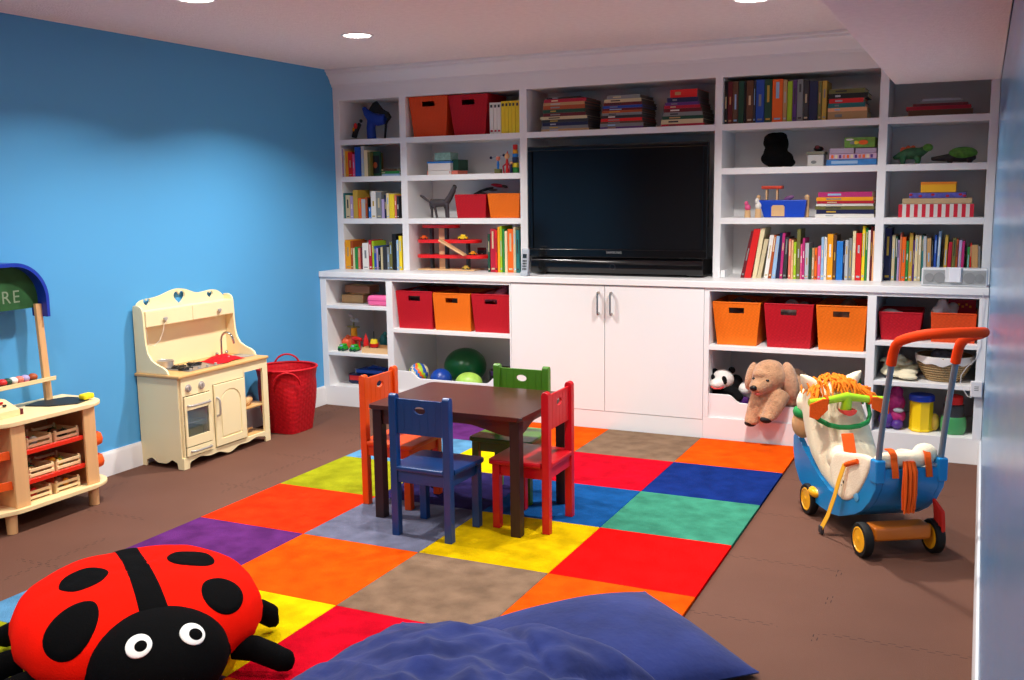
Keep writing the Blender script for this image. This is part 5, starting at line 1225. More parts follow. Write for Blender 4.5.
D = thing('plush_toy', 'green and blue patterned plush in the bay corner behind the horse ears', 'plush toy', (q.x, 0.15, 0.148))
pl([(q.x-0.01, 0.16, 0.215, 0.07, 0.07, 0.066), (q.x-0.01, 0.15, q.z-0.02, 0.065, 0.06, 0.07), (q.x-0.03, 0.15, q.z+0.06, 0.045, 0.045, 0.045)], 'body', mat('green_patterned_plush', (40, 150, 100), 0.8, var=0.5, vscale=30), D)
for dx, dz, cn in ((0.0, -0.02, 'blue'), (-0.035, 0.01, 'navy'), (0.02, 0.035, 'azure'), (0.01, -0.07, 'red'), (-0.04, -0.05, 'yellow')):
    b = MB(); b.sph((q.x+dx, 0.095, q.z+dz), (0.018, 0.016, 0.018), seg=14, rings=10); b.build('patch', pm(cn), D)
b = pl([(3.60, 0.22, 0.225, 0.07, 0.10, 0.076), (3.59, 0.17, 0.31, 0.05, 0.05, 0.05)], 'plush_cat', PK, None); tag(b, 'black plush cat in shade behind the plush dog', 'plush cat')
# balls
def ball(u, v, y, r, m_, label, name='ball', extra=None):
    c = P3(u, v, y); b = MB(); rz = r if not hasattr(r, '__len__') else r[2]; c.z = max(c.z, 0.1478+rz); b.sph(c, r, seg=32, rings=20)
    if extra: extra(b, c, r)
    o = b.build(name, m_, None); return tag(o, label, 'ball')
def stripes(b, c, r):
    for f in b.bm.faces:
        p = (f.calc_center_median()-c)/r; a = math.atan2(p.x*0.8+p.z*0.6, -p.y+0.3*p.z)+p.x
        f.material_index = int((a+4)*2.0+p.z*1.5) % 5
ball(419, 373, 0.13, 0.075, [pm('orange'), pm('lime'), pm('blue'), pm('cream'), pm('azure')], 'multicoloured swirl ball in the bay under the crimson basket', extra=stripes)
ball(441, 380.5, 0.13, 0.080, mat('blue_ball', (14, 60, 150), 0.35), 'blue ball between the swirl ball and the lime ball')
ball(447, 386, 0.055, 0.032, mat('pink_ball', (226, 90, 170), 0.4), 'small pink ball before the blue ball')
ball(469, 388, 0.125, (0.100, 0.085, 0.074), mat('lime_ball', (164, 206, 84), 0.4, var=0.15, vscale=20), 'pale lime ball in front of the big green ball')
ball(465.5, 373, 0.42, (0.158, 0.158, 0.135), mat('green_ball', (14, 106, 52), 0.3), 'big dark green ball at the back of the toy bay')
b = MB(); c = P3(503, 371, 0.40); b.box((c.x-0.075, 0.32, 0.1478), (c.x+0.055, 0.50, c.z+0.02), bev=0.01); b.box((c.x-0.05, 0.30, c.z-0.02), (c.x+0.04, 0.322, c.z+0.01), 1, bev=0.003)
tag(b.build('toy_case', [pm('charcoal'), pm('purple')]), 'dark toy case at the back of the ball bay', 'case')
# ---------------------------------------------------------------- small things, bay by bay
PLW = wood('toy_beech', (226, 184, 132), 0.86, 0)
def bx(name, u0, u1, v0, v1, y, d, zb, m_, label, cat, bev=0.003, par=None, extra=None, group=None):
    """box whose front face is at y: from columns u0..u1, top row v0; stands on zb (v1 unused when zb given)"""
    x0 = at_z(u0, y, zb if zb is not None else at(u0, v1, y)[1]); x1 = at_z(u1, y, zb if zb is not None else at(u1, v1, y)[1]); zt = at((u0+u1)/2, v0, y)[1]
    z0 = zb+0.0006 if zb is not None else at((u0+u1)/2, v1, y)[1]
    b = MB(); b.box((x0, y, z0), (x1, y+d, zt), 0, bev=bev)
    if extra: extra(b, x0, x1, z0, zt, y)
    o = b.build(name, m_, par)
    if par is None: tag(o, label, cat, group)
    return o, x0, x1, z0, zt
# top bay: blue plush dragon and small knight
a = P3(374, 118, 0.38); zb = S1
D = thing('toy_dragon', 'blue toy dragon with a black crest in the top corner bay', 'toy dragon', (a.x, 0.40, zb))
BD = mat('dragon_blue', (34, 66, 160), 0.6, 0.3); DK = mat('dragon_black', (24, 24, 28), 0.7)
def L(u, v, y=0.38): p = P3(u, v, y); return (p.x, p.y, p.z)
b = MB(); b.tube([L(364, 109), L(367, 113), L(372, 118), L(378, 120), L(386, 119)], [0.014, 0.030, 0.042, 0.045, 0.036], seg=16); b.tube([L(372, 120), L(371, 128), (L(371.5, 128)[0], 0.38, zb+0.002)], [0.036, 0.034, 0.036], seg=14); b.sph(L(364.5, 109), (0.018, 0.02, 0.018)); b.remesh('body', BD, D, vox=0.006)
b = MB(); b.prism([L(u, v)[::2] for u, v in ((369, 110), (373, 103), (376.5, 101), (379, 105), (382, 109.5), (388, 112), (391, 117), (388, 121), (386, 116), (380, 114), (374, 113))], 'y', 0.37, 0.395, bev=0.004); b.build('crest', DK, D)
b = MB(); b.tube([L(389, 117), L(386, 124), (L(384.5, 125)[0], 0.38, zb+0.003)], [0.010, 0.009, 0.008], seg=8); b.build('tail', DK, D)
D = thing('toy_knight', 'small dark toy knight with red shield beside the blue dragon', 'toy figure', (L(357, 130)[0], 0.37, zb))
b = MB(); b.tube([(L(354, 130, .36)[0], 0.36, zb+0.020), L(356, 130, .36), L(360, 124, .36)], [0.020, 0.022, 0.014], seg=12); b.sph(L(361, 121, .36), (0.013, 0.013, 0.014)); b.build('body', DK, D)
b = MB(); b.sph(L(355.5, 126, .335), (0.016, 0.006, 0.022)); b.build('shield', pm('red'), D)
b = MB(); b.sph(L(353.5, 129.5, .335), (0.009, 0.006, 0.014)); b.build('badge', pm('amber'), D)
# second bay: puzzle boxes
o, *_ = bx('puzzle_box', 427.5, 451, 170.6, 0, 0.30, 0.22, S2, [mat('box_white', (225, 220, 214), 0.5), pm('salmon')], 'white and red puzzle box lowest in the little stack', 'box', extra=lambda b, x0, x1, z0, z1, y: (b.box((x0-0.001, y-0.001, z0), (x0+0.006, y+0.22, z1), 1), b.box((x1-0.012, y-0.0012, z0+0.008), (x1-0.006, y, z1-0.006), 1), b.box((x1, y+0.01, z0), (x1+0.05, y+0.16, z1-0.002), 1, bev=0.002)))
z = at(440, 170.6, 0.30)[1]
o, *_ = bx('puzzle_box', 427.5, 450.5, 161.5, 0, 0.302, 0.2, z+0.0005, [mat('box_white', (225, 220, 214), 0.5), pm('azure'), pm('dark green')], 'white puzzle box with blue edge in the middle of the little stack', 'box', extra=lambda b, x0, x1, z0, z1, y: (b.box((x0-0.0015, y-0.0015, z1-0.012), (x1+0.0015, y+0.2, z1+0.0005), 1), b.box((x0-0.001, y-0.001, z0), (x0+0.005, y+0.01, z1), 2)))
bx('game_box', 451.8, 458.5, 159.5, 0, 0.34, 0.15, z+0.0005, [pm('dark green')], 'green game box beside the white puzzle boxes', 'box')
z = at(440, 160.8, 0.30)[1]
bx('game_tin', 434.5, 450.5, 152.6, 0, 0.31, 0.12, z+0.0014, [mat('sage_tin', (132, 170, 158), 0.45, var=0.2, vscale=60)], 'sage green tin on top of the white puzzle boxes', 'tin')
# acrobat figures
def fig(name, label, u, vt, y, body, head, extra=None, w=0.016):
    p = P3(u, vt, y); zb = S2+0.0006; h = p.z-zb
    t = thing(name, label, 'toy figure', (p.x, y, zb))
    b = MB(); b.lathe([(w*0.9, 0), (w, h*0.1), (w*0.7, h*0.3), (w*0.9, h*0.5), (w*0.5, h*0.72)], (p.x, y, zb), seg=16); b.build('body', pm(body), t)
    b = MB(); b.sph((p.x, y, zb+h*0.82), (h*0.13, h*0.13, h*0.15), seg=16, rings=10); b.build('head', pm(head), t)
    if extra: extra(t, p.x, y, zb, h)
    return t
def e1(t, x, y, z, h):
    b = MB(); b.tube([(x-0.050, y-0.01, z+h*0.86), (x+0.050, y-0.01, z+h*0.98)], 0.003, seg=8)
    b.build('bar', pm('silver'), t)
    for s in (-1, 1):
        b = MB(); b.sph((x+s*0.050, y-0.01, z+h*(0.92+0.06*s)), 0.010, seg=12, rings=8); b.build('weight', pm('navy'), t)
    b = MB(); b.box((x-0.024, y-0.018, z), (x+0.024, y+0.018, z+h*0.25), bev=0.004); b.build('podium', pm('olive'), t)
fig('acrobat_figure', 'wooden weightlifter figure holding a bar on the second shelf', 498, 155, 0.34, 'azure', 'salmon', e1, 0.010)
def e2(t, x, y, z, h):
    b = MB(); b.cyl((x, y, z+h*0.88), (x+0.004, y, z+h*1.08), 0.010, 0.001, seg=12); b.build('hat', pm('red'), t)
    for s in (-1, 1):
        b = MB(); b.tube([(x+s*0.008, y, z+h*0.45), (x+s*0.026, y-0.01, z+h*0.35), (x+s*0.020, y-0.01, z)], 0.006, seg=8); b.build('leg', pm('crimson'), t)
fig('acrobat_figure', 'red clown figure with pointed hat beside the totem on the second shelf', 507, 152.5, 0.34, 'red', 'peach', e2, 0.012)
t = thing('totem_tower', 'tall wooden toy tower stacked in red, yellow and blue', 'toy tower', (P3(515, 150, .33).x, 0.33, S2+0.0006))
p = P3(515.3, 144.5, .33); h = p.z-S2; zc = S2+0.0006
for k, (cn, f) in enumerate([('green', .2), ('yellow', .16), ('navy', .2), ('azure', .12), ('amber', .14), ('red', .18)]):
    b = MB(); r = 0.020-0.0012*k; b.box((p.x-r, 0.33-r, zc), (p.x+r, 0.33+r, zc+h*f-0.0005), bev=0.004); b.build('block', pm(cn), t); zc += h*f
t = thing('toy_pony', 'thin dark blue toy pony leaning by the red and yellow tower', 'toy figure', (P3(511, 165, .30).x, 0.30, S2+0.0006))
x = P3(511.2, 165, .30).x
b = MB(); b.cyl((x, 0.30, S2+0.0006), (x, 0.30, S2+0.06), 0.011, 0.008, seg=12); b.build('body', pm('navy'), t); b = MB(); b.sph((x, 0.30, S2+0.070), 0.011, seg=12, rings=8); b.build('head', pm('peach'), t)
# wooden horse statue
D = thing('wooden_horse', 'dark carved wooden horse with raised head on the third shelf', 'figurine', (P3(438, 205, .34).x, 0.34, S3))
WB = wood('dark_driftwood', (70, 62, 66), 0.6, 0, rough=0.6)
b = MB(); zf = S3+0.001
def Lh(u, v, y=0.34): return L(u, v, y)
def foot(u, y=0.34): q = P3(u, 216, y); return (q.x, y, zf)
b.tube([Lh(430.5, 202), Lh(435, 203), Lh(441, 203), Lh(446, 203)], [0.022, 0.030, 0.029, 0.025], seg=14)
b.tube([Lh(446, 203), Lh(450, 197), Lh(453, 191), Lh(455, 185)], [0.025, 0.022, 0.021, 0.012], seg=12)
b.tube([Lh(456, 186.5), Lh(454, 190), Lh(450, 193.5)], [0.010, 0.012, 0.006], seg=10)
for (u0, u1, y) in ((431, 432.3, .355), (433.5, 437, .325), (445, 446.5, .355), (447, 448.5, .325)): b.tube([Lh(u0, 204, y), Lh((u0+u1)/2+0.3, 210, y), foot(u1, y)], [0.016, 0.010, 0.009], seg=8)
b.remesh('body', WB, D, vox=0.004, smooth=3)
b = MB(); b.tube([Lh(430, 202), Lh(426, 199.5), Lh(423, 197), Lh(420.5, 195.5)], [0.008, 0.010, 0.011, 0.008], seg=8); b.build('tail', WB, D)
D = thing('toy_plane', 'black and red toy glider lying across the two low baskets', 'toy glider', (P3(491, 190, .38).x, 0.38, 1.548))
b = MB(); b.tube([L(474, 194.5, .40), L(481, 191, .40), L(487, 189, .39), L(493, 188, .38)], [0.007, 0.009, 0.010, 0.008], seg=10); b.sph(L(482, 194.0, .40), (0.03, 0.03, 0.012)); b.build('fuselage', DK, D)
b = MB(); b.sph(L(498, 185.5, .37), (0.055, 0.03, 0.013), rot=Matrix.Rotation(0.15, 3, 'Y')); b.build('wing', pm('crimson'), D)
b = MB(); b.sph(L(505, 186.5, .36), (0.024, 0.018, 0.010), rot=Matrix.Rotation(0.3, 3, 'Y')); b.sph(L(493, 190.0, .37), (0.035, 0.02, 0.008)); b.build('tip', DK, D)
# toy garage
D = thing('toy_garage', 'wooden toy parking garage with three red decks and a ramp on the counter', 'toy garage', (P3(445, 265, .36).x, 0.37, ZC))
RD = mat('red_lacquer', (222, 22, 22), 0.3)
def deck(u0, u1, v, y0, y1, name='deck'):
    x0 = at(u0, v, y0)[0]; x1 = at(u1, v, y0)[0]; z = at((u0+u1)/2, v, y0)[1]; r = (y1-y0)/2-0.002
    pts = [(x0+r+ r*math.cos(a), (y0+y1)/2+r*math.sin(a)) for a in [PI/2+k*PI/10 for k in range(11)]]+[(x1-r+r*math.cos(a), (y0+y1)/2+r*math.sin(a)) for a in [-PI/2+k*PI/10 for k in range(11)]]
    b = MB(); b.prism(pts, 'z', z-0.012, z+0.012, bev=0.003); b.build(name, RD, D); return x0, x1, z
d1 = deck(419, 455, 226.5, 0.33, 0.46); d2 = deck(413.5, 476, 241.5, 0.30, 0.46); d3 = deck(413.5, 486, 256.8, 0.30, 0.46)
b = MB(); x0 = at(418, 272, .30)[0]; x1 = at(474, 272, .30)[0]; b.box((x0, 0.30, ZC+0.0006), (x1, 0.47, ZC+0.010), bev=0.002); b.build('base_board', PLW, D)
b = MB(); xa = at(439, 250, .37)[0]; xb = at(446, 250, .37)[0]; b.box((xa, 0.37, ZC+0.010), (xb, 0.42, d1[2]-0.012), bev=0.002); b.build('lift_tower', PLW, D)
for u, vt in ((433, d1[2]), (448, d1[2]), (469, d2[2])):
    x = at(u, 250, .38)[0]; b = MB(); b.box((x-0.010, 0.35, ZC+0.010), (x+0.010, 0.385, vt-0.012), bev=0.002); b.build('post', pm('charcoal'), D)
pa = Vector((at(441, 240.5, .295)[0], 0.30, d2[2]+0.006)); pb = Vector((at(466, 257, .295)[0], 0.30, d3[2]+0.010)); dd = (pb-pa).normalized(); nn = Vector((-dd.z, 0, dd.x))
b = MB(); w = 0.05
V = [b.bm.verts.new(q) for q in (pa+Vector((0, -w, 0)), pb+Vector((0, -w, 0)), pb, pa, pa+Vector((0, -w, 0))+nn*0.012, pb+Vector((0, -w, 0))+nn*0.012, pb+nn*0.012, pa+nn*0.012)]
for q in ((0, 1, 2, 3), (7, 6, 5, 4), (0, 4, 5, 1), (1, 5, 6, 2), (2, 6, 7, 3), (3, 7, 4, 0)): b.bm.faces.new([V[i] for i in q])
b.build('ramp', PLW, D)
def car(u, v, y, cn, label, z=None, s=1.0):
    p = P3(u, v, y); z = p.z if z is None else z
    t = thing('toy_vehicle', label, 'toy vehicle', (p.x, y, z))
    b = MB(); b.box((p.x-0.028*s, y-0.012, z+0.005), (p.x+0.028*s, y+0.012, z+0.016*s), bev=0.003); b.box((p.x-0.012*s, y-0.010, z+0.016*s), (p.x+0.016*s, y+0.010, z+0.028*s), bev=0.003); b.build('body', pm(cn), t)
    for sx in (-1, 1):
        b = MB(); b.cyl((p.x+sx*0.017*s, y-0.014, z+0.0065), (p.x+sx*0.017*s, y+0.014, z+0.0065), 0.0062, seg=12); b.build('wheel', pm('black'), t)
car(463, 236, 0.34, 'yellow', 'yellow toy helicopter truck on the middle red deck', d2[2]+0.0125, 1.3); car(424, 238, 0.34, 'orange', 'orange toy car at the left of the middle red deck', d2[2]+0.0125); car(473, 253, 0.34, 'amber', 'amber toy car on the lowest red deck beyond the ramp', d3[2]+0.0125); car(466, 270, 0.32, 'gold', 'gold toy car parked on the garage base board', ZC+0.0105)
t = thing('toy_truck', 'red and grey toy truck parked beyond the garage', 'toy vehicle', (P3(482, 247, .44).x, 0.44, d3[2]+0.0125))
# fourth column second shelf
BP = mat('black_long_plush', (12, 12, 13), 0.95, 0.1, bump=0.8, bscale=90)
D = thing('plush_dog', 'black plush dog seated facing the wall end on the second shelf', 'plush dog', (P3(778, 150, .40).x, 0.40, S2+0.0006))
def E(u, v, rx_, ry_, rz_, y=0.40): q = P3(u, v, y); return (q.x, q.y, q.z, rx_, ry_, rz_)
q = P3(777, 160, .40)
b = pl([E(775, 155, .072, .08, .085), E(774, 139, .062, .065, .040), E(769, 143, .035, .05, .035), (q.x, 0.40, S2+0.056, .100, .09, .0555), E(788, 162.6, .045, .06, .028), E(785.5, 144, .020, .03, .044), E(780, 137, .045, .04, .030)], 'body', BP, D, vox=0.007, sm=2)
# tub with lid and small bits, then game boxes
t = thing('storage_tub', 'white storage tub with olive lid beside the game boxes', 'tub', (P3(815, 160, .32).x, 0.36, S2))
xa = at_z(807, .32, S2); xb = at_z(823.6, .32, S2); zt = at(815, 154.5, .32)[1]
b = MB(); b.box((xa, 0.32, S2+0.0006), (xb, 0.42, zt), bev=0.006); b.build('tub_body', mat('tub_white', (205, 203, 198), 0.4), t)
b = MB(); b.box((xa-0.006, 0.314, zt), (xb+0.006, 0.426, zt+0.018), bev=0.004); b.build('lid', mat('lid_olive', (128, 126, 104), 0.5), t)
b = MB(); b.sph(((xa+xb)/2-0.01, 0.319, (S2+zt)/2-0.01), (0.016, 0.003, 0.010)); b.build('sticker', pm('grey'), t)
b = MB(); x = (xa+xb)/2+0.01; b.sph((x, 0.37, zt+0.034), (0.030, 0.03, 0.0165)); b.sph((x-0.005, 0.35, zt+0.044), (0.016, 0.015, 0.012), 1); tag(b.build('toy_beetle', [pm('black'), pm('maroon')]), 'small black and dark red toy beetle on the tub lid', 'toy')
o, x0, x1, z0, z1 = bx('board_game', 826, 876.5, 159.2, 0, 0.285, 0.25, S2, [mat('game_blue', (40, 120, 190), 0.45, var=0.2, vscale=25), pm('pale blue')], 'blue board game box lowest in the stack at the plush shelf', 'box', extra=lambda b, x0, x1, z0, z1, y: b.box((x0+0.03, y-0.0012, z0+0.010), (x0+0.18, y, z1-0.008), 1))
def spots_(b, x0, x1, z0, z1, y):
    for k in range(11): b.box((x0+0.012+k*(x1-x0-0.024)/11, y-0.0012, z0+0.006), (x0+0.012+(k+0.62)*(x1-x0-0.024)/11, y, z1-0.006), 1+k % 4)
o, x0, x1, z0, z1 = bx('board_game', 829, 876.5, 153.6, 0, 0.29, 0.24, z1+0.0004, [mat('game_pink', (206, 170, 196), 0.45), pm('orange'), pm('cream'), pm('purple'), pm('salmon')], 'pink board game box with orange figures above the blue one', 'box', extra=spots_)
za = z1
bx('card_game', 829.5, 854, 148.2, 0, 0.295, 0.2, za+0.0004, [mat('game_grey_pink', (176, 158, 178), 0.5)], 'grey pink card game box nearest the tub in the upper layer', 'box')
o, x0, x1, z0, z1 = bx('card_game', 855.3, 876.5, 147.9, 0, 0.295, 0.2, za+0.0004, [mat('game_lilac', (170, 150, 176), 0.5)], 'lilac card game box against the shelf end in the upper layer', 'box')
z1 = max(z1, at(842, 148.2, .295)[1])
bx('board_game', 844.2, 875, 137.2, 0, 0.30, 0.16, z1+0.0004, [mat('game_green', (104, 150, 52), 0.45, var=0.2, vscale=40), pm('orange'), pm('yellow'), pm('white'), pm('grey')], 'green board game box on top of the stack', 'box', extra=lambda b, x0, x1, z0, z1, y: (b.sph(((x0+x1)/2+0.02, y, (z0+z1)/2), (0.028, 0.002, 0.014), 1), b.sph(((x0+x1)/2-0.02, y, (z0+z1)/2), (0.016, 0.002, 0.010), 2), b.sph((x0+0.03, y, z1-0.012), (0.022, 0.002, 0.006), 3), b.sph((x0+0.05, y, (z0+z1)/2), (0.02, 0.0015, 0.010), 4)))
# third shelf: toy ark and animals
t = thing('toy_ark', 'blue wooden toy ark with red roofed cabin and cream posts', 'toy ark', (P3(782, 205, .36).x, 0.36, S3))
xa = at_z(758.5, .31, S3); xb = at_z(806, .31, S3); zt = at(782, 200, .31)[1]; ARK = mat('ark_blue', (16, 72, 196), 0.35)
hull = [(xa+0.032, S3+0.0006), (xb-0.012, S3+0.0006), (xb, zt), (xa, zt), (xa+0.006, zt-0.02)]
b = MB(); b.prism(hull, 'y', 0.31, 0.43, bev=0.004); b.build('hull', ARK, t)
cx = at(778, 210, .31)[0]; b = MB(); b.prism([(cx-0.040, S3+0.008), (cx+0.040, S3+0.008), (cx+0.040, S3+0.065), (cx+0.030, S3+0.076), (cx-0.030, S3+0.076), (cx-0.040, S3+0.065)], 'y', 0.305, 0.312, bev=0.001); b.build('ramp_door', PLW, t)
for u, r in ((758, 0.012), (806.5, 0.014)):
    x = at_z(u, .36, S3); zz = at(u, 195.5, .36)[1]; b = MB(); b.cyl((x, 0.365, S3+0.0006), (x, 0.365, zz-0.012), r, seg=14); b.sph((x, 0.365, zz-0.010), r*1.1, seg=14, rings=10); b.build('mast_post', PLW, t)
xr = at(772, 190, .36)[0]; zr = at(772, 189, .36)[1]
for dx in (-0.032, 0.032):
    b = MB(); b.box((xr+dx-0.006, 0.35, zt), (xr+dx+0.006, 0.39, zr), bev=0.002); b.build('cabin_post', PLW, t)
b = MB(); b.box((xr-0.062, 0.335, zr), (xr+0.066, 0.405, zr+0.020), bev=0.005); b.build('cabin_roof', mat('roof_red', (206, 66, 40), 0.4), t)
x = at(789, 196, .36)[0]; b = MB(); b.sph((x, 0.36, zt+0.012), (0.032, 0.012, 0.014), rot=Matrix.Rotation(-0.3, 3, 'Y')); tag(b.build('toy_whale', mat('mauve_toy', (130, 80, 130), 0.5)), 'mauve toy whale riding on the ark deck', 'toy animal')
def peg(u, vt, y, cn, hc, label):
    x = at_z(u, y, S3); zt = at(u, vt, y)[1]; t = thing('peg_figure', label, 'toy figure', (x, y, S3+0.0006)); h = zt-S3
    b = MB(); b.cyl((x, y, S3+0.0006), (x, y, S3+h*0.45), 0.020, 0.018, seg=16); b.build('base', PLW, t)
    b = MB(); b.sph((x, y, S3+h*0.60), (0.019, 0.016, h*0.2), seg=14, rings=10); b.sph((x-0.008, y-0.004, S3+h*0.85), (0.013, 0.012, h*0.15), seg=14, rings=10); b.build('animal', pm(cn), t)
peg(747.5, 201, 0.31, 'pink', 'pink', 'pink animal peg figure farthest from the ark'); peg(758, 198, 0.275, 'white', 'peach', 'white and peach animal peg figure touching the ark bow')
# fifth column: dinosaurs
def dino(name, label, pts, rr, col, legs, spikes=None, y=0.38, feet=None):
    t = thing(name, label, 'toy dinosaur', (P3(*pts[len(pts)//2], y).x, y, S2))
    b = MB(); b.tube([L(u, v, y) for u, v in pts], rr, seg=14)
    for (u, v, dy) in legs: q = P3(u, v, y+dy); b.tube([(q.x, q.y, q.z), (q.x, q.y, S2+0.003)], [0.020, 0.014], seg=10)
    b.remesh('body', col, t, vox=0.006, smooth=3)
    return t
GD = mat('dino_green', (44, 96, 58), 0.55, var=0.4, vscale=30); LG = mat('dino_lime', (84, 140, 44), 0.5, var=0.35, vscale=40); DB = mat('dino_dark', (40, 26, 30), 0.6)
t = dino('toy_stegosaurus', 'green toy dinosaur with orange back plates below the soffit', [(893, 158.5), (899, 156), (906, 154), (914, 153.5), (921, 152), (926, 149), (930, 147)], [0.010, 0.020, 0.032, 0.036, 0.028, 0.022, 0.016], GD, [(903, 157, -.02), (903, 157, .02), (918, 157, -.02), (918, 157, .02)])
for u, v, h in ((903, 151, .045), (908, 150, .050), (913, 149.5, .045)):
    q = P3(u, v, .38); b = MB(); b.prism([(q.x-0.020, q.z-0.020), (q.x+0.020, q.z-0.020), (q.x+0.012, q.z+h*0.4), (q.x, q.z+h*0.55), (q.x-0.014, q.z+h*0.35)], 'y', 0.375, 0.385, bev=0.002); b.build('back_plate', mat('plate_orange', (206, 84, 36), 0.5), t)
b = MB(); q = P3(928, 147.5, .36); b.sph((q.x, .36, q.z), (0.028, 0.02, 0.022)); b.build('head_frill', LG, t)
t = dino('toy_ankylosaurus', 'dark toy dinosaur with bright green armoured back near the right wall', [(931, 159), (938, 158.5), (946, 158), (954, 157), (962, 157), (970, 157), (976, 156)], [0.012, 0.016, 0.022, 0.028, 0.030, 0.028, 0.018], DB, [(950, 159, -.02), (950, 159, .02), (970, 159, -.02), (970, 159, .02)])
b = MB(); q = P3(963, 153, .38); b.sph((q.x, .38, q.z), (0.078, 0.05, 0.036))
for k in range(14): a = k*2.4; b.sph((q.x+0.05*math.cos(a)*(k/14), .38-0.03*abs(math.sin(a)), q.z+0.022*math.cos(k)), 0.010, seg=8, rings=6)
b.remesh('shell', LG, t, vox=0.005, smooth=1)
# boxes
xa = at_z(898, .30, S3); xb = at_z(973.5, .30, S3); z1 = at(936, 204, .30)[1]
b = MB(); b.box((xa, 0.30, S3+0.0006), (xb, 0.50, z1), 0, bev=0.002); n = 9
for k in range(10):
    w = (xb-xa)/19; b.box((xa+2*k*w, 0.2992, S3+0.001), (xa+(2*k+1)*w, 0.3005, z1-0.0005), 1)
tag(b.build('striped_box', [mat('box_white', (225, 220, 214), 0.5), mat('stripe_red', (206, 26, 54), 0.5)]), 'red and white striped gift box on the third shelf', 'box')
o, x0, x1, z0, z2 = bx('kraft_box', 902, 972, 198.2, 0, 0.31, 0.18, z1+0.0005, [mat('kraft_card', (196, 168, 126), 0.7, var=0.1)], 'flat kraft cardboard box above the striped box', 'box')
b, *_ = bx('patterned_book', 909, 966, 192.6, 0, 0.315, 0.17, z2+0.0005, [mat('purple_cover', (86, 84, 170), 0.5, var=0.3, vscale=50), pm('crimson')], 'purple patterned book between the kraft and yellow boxes', 'book', extra=lambda b, x0, x1, z0, z1, y: [b.sph((x0+(x1-x0)*k, y, (z0+z1)/2+0.004*((-1)**i)), (0.010, 0.0015, 0.007), 1) for i, k in enumerate((0.03, 0.2, 0.42, 0.68, 0.9, 0.97))])
z3 = at(937, 192.6, .315)[1]
bx('yellow_box', 920.5, 956, 182, 0, 0.32, 0.12, z3+0.0005, [mat('box_yellow', (240, 178, 24), 0.45), mat('box_amber', (226, 130, 20), 0.45)], 'small yellow box on top of the purple book', 'box', extra=lambda b, x0, x1, z0, z1, y: b.box((x0-0.001, y-0.001, z1-0.014), (x1+0.001, y+0.12, z1+0.001), 1))
# bookend
b = MB(); xa = at_z(721.5, .30, ZC); b.box((xa, 0.27, ZC+0.0006), (xa+0.028, 0.35, ZC+0.045), bev=0.003); tag(b.build('bookend', WHITE), 'small white block at the start of the picture book row', 'block')
# ---- lower bays at the blue wall
CRD = mat('kraft_brown', (184, 146, 98), 0.7, var=0.12); z = 0.752
def rb(x0, x1, y0, y1, z0, z1, rz, m_, label, name='wooden_box', cat='box'):
    b = MB(); b.box((x0, y0, z0), (x1, y1, z1), bev=0.003, rot=RZ(rz)); b.box((x0+0.006, y0+0.006, z1-0.004), (x1-0.006, y1-0.006, z1+0.0005), 1, rot=RZ(rz), piv=((x0+x1)/2, (y0+y1)/2, z1))
    return tag(b.build(name, [m_, wood('box_lid_pale', (206, 168, 112), 0.85, 0)]), label, cat)
rb(0.085, 0.270, 0.15, 0.26, z+0.0006, z+0.062, 0.03, CRD, 'tan wooden domino box lowest in the small bay')
rb(0.15, 0.28, 0.17, 0.26, z+0.0632, z+0.076, 0.0, CRD, 'thin tan box between the two wooden boxes')
rb(0.115, 0.345, 0.15, 0.27, z+0.0772, z+0.132, -0.10, mat('brown_ply', (150, 100, 68), 0.6), 'brown wooden box on top in the small bay')
b = MB(); b.box((0.375, 0.04, z+0.0006), (0.560, 0.15, z+0.075), bev=0.024, seg=4); b.box((0.374, 0.039, z+0.036), (0.561, 0.151, z+0.041), 1, bev=0.002); tag(b.build('pencil_case', [mat('pink_plastic', (240, 104, 160), 0.35), pm('magenta')]), 'bright pink case at the edge of the small bay', 'case')
z = 0.402
def L1(u, v, y): return P3(u, v, y)
# green trucks
for u, nm in ((343, 'green toy truck at the outer side of the toy shelf'), (354.5, 'green toy truck beside the wooden tray')):
    q = L1(u, 346, 0.08); t = thing('toy_truck', nm, 'toy truck', (q.x, 0.08, z+0.0006))
    b = MB(); b.box((q.x-0.030, 0.055, z+0.012), (q.x+0.030, 0.105, z+0.034), bev=0.004); b.box((q.x-0.020, 0.058, z+0.034), (q.x+0.024, 0.102, z+0.052), bev=0.006); b.build('body', mat('truck_green', (40, 170, 50), 0.35), t)
    for sx in (-1, 1):
        b = MB(); b.cyl((q.x+sx*0.017, 0.050, z+0.0126), (q.x+sx*0.017, 0.110, z+0.0126), 0.012, seg=16); b.build('wheel', pm('dark green'), t)
    b = MB(); b.box((q.x-0.008, 0.0535, z+0.036), (q.x+0.012, 0.0578, z+0.047), bev=0.001); b.build('window', pm('pale blue'), t)
q = L1(341, 338, 0.16); q.x += 0.03; b = MB(); b.sph((q.x+0.01, 0.18, z+0.0455), (0.040, 0.04, 0.045)); b.sph((q.x+0.055, 0.19, z+0.0505), (0.035, 0.04, 0.050)); b.sph((q.x+0.02, 0.18, z+0.085), (0.02, 0.02, 0.02)); tag(b.build('toy_crab', mat('coral_plastic', (226, 92, 50), 0.4)), 'coral coloured toy crab behind the green trucks', 'toy animal')
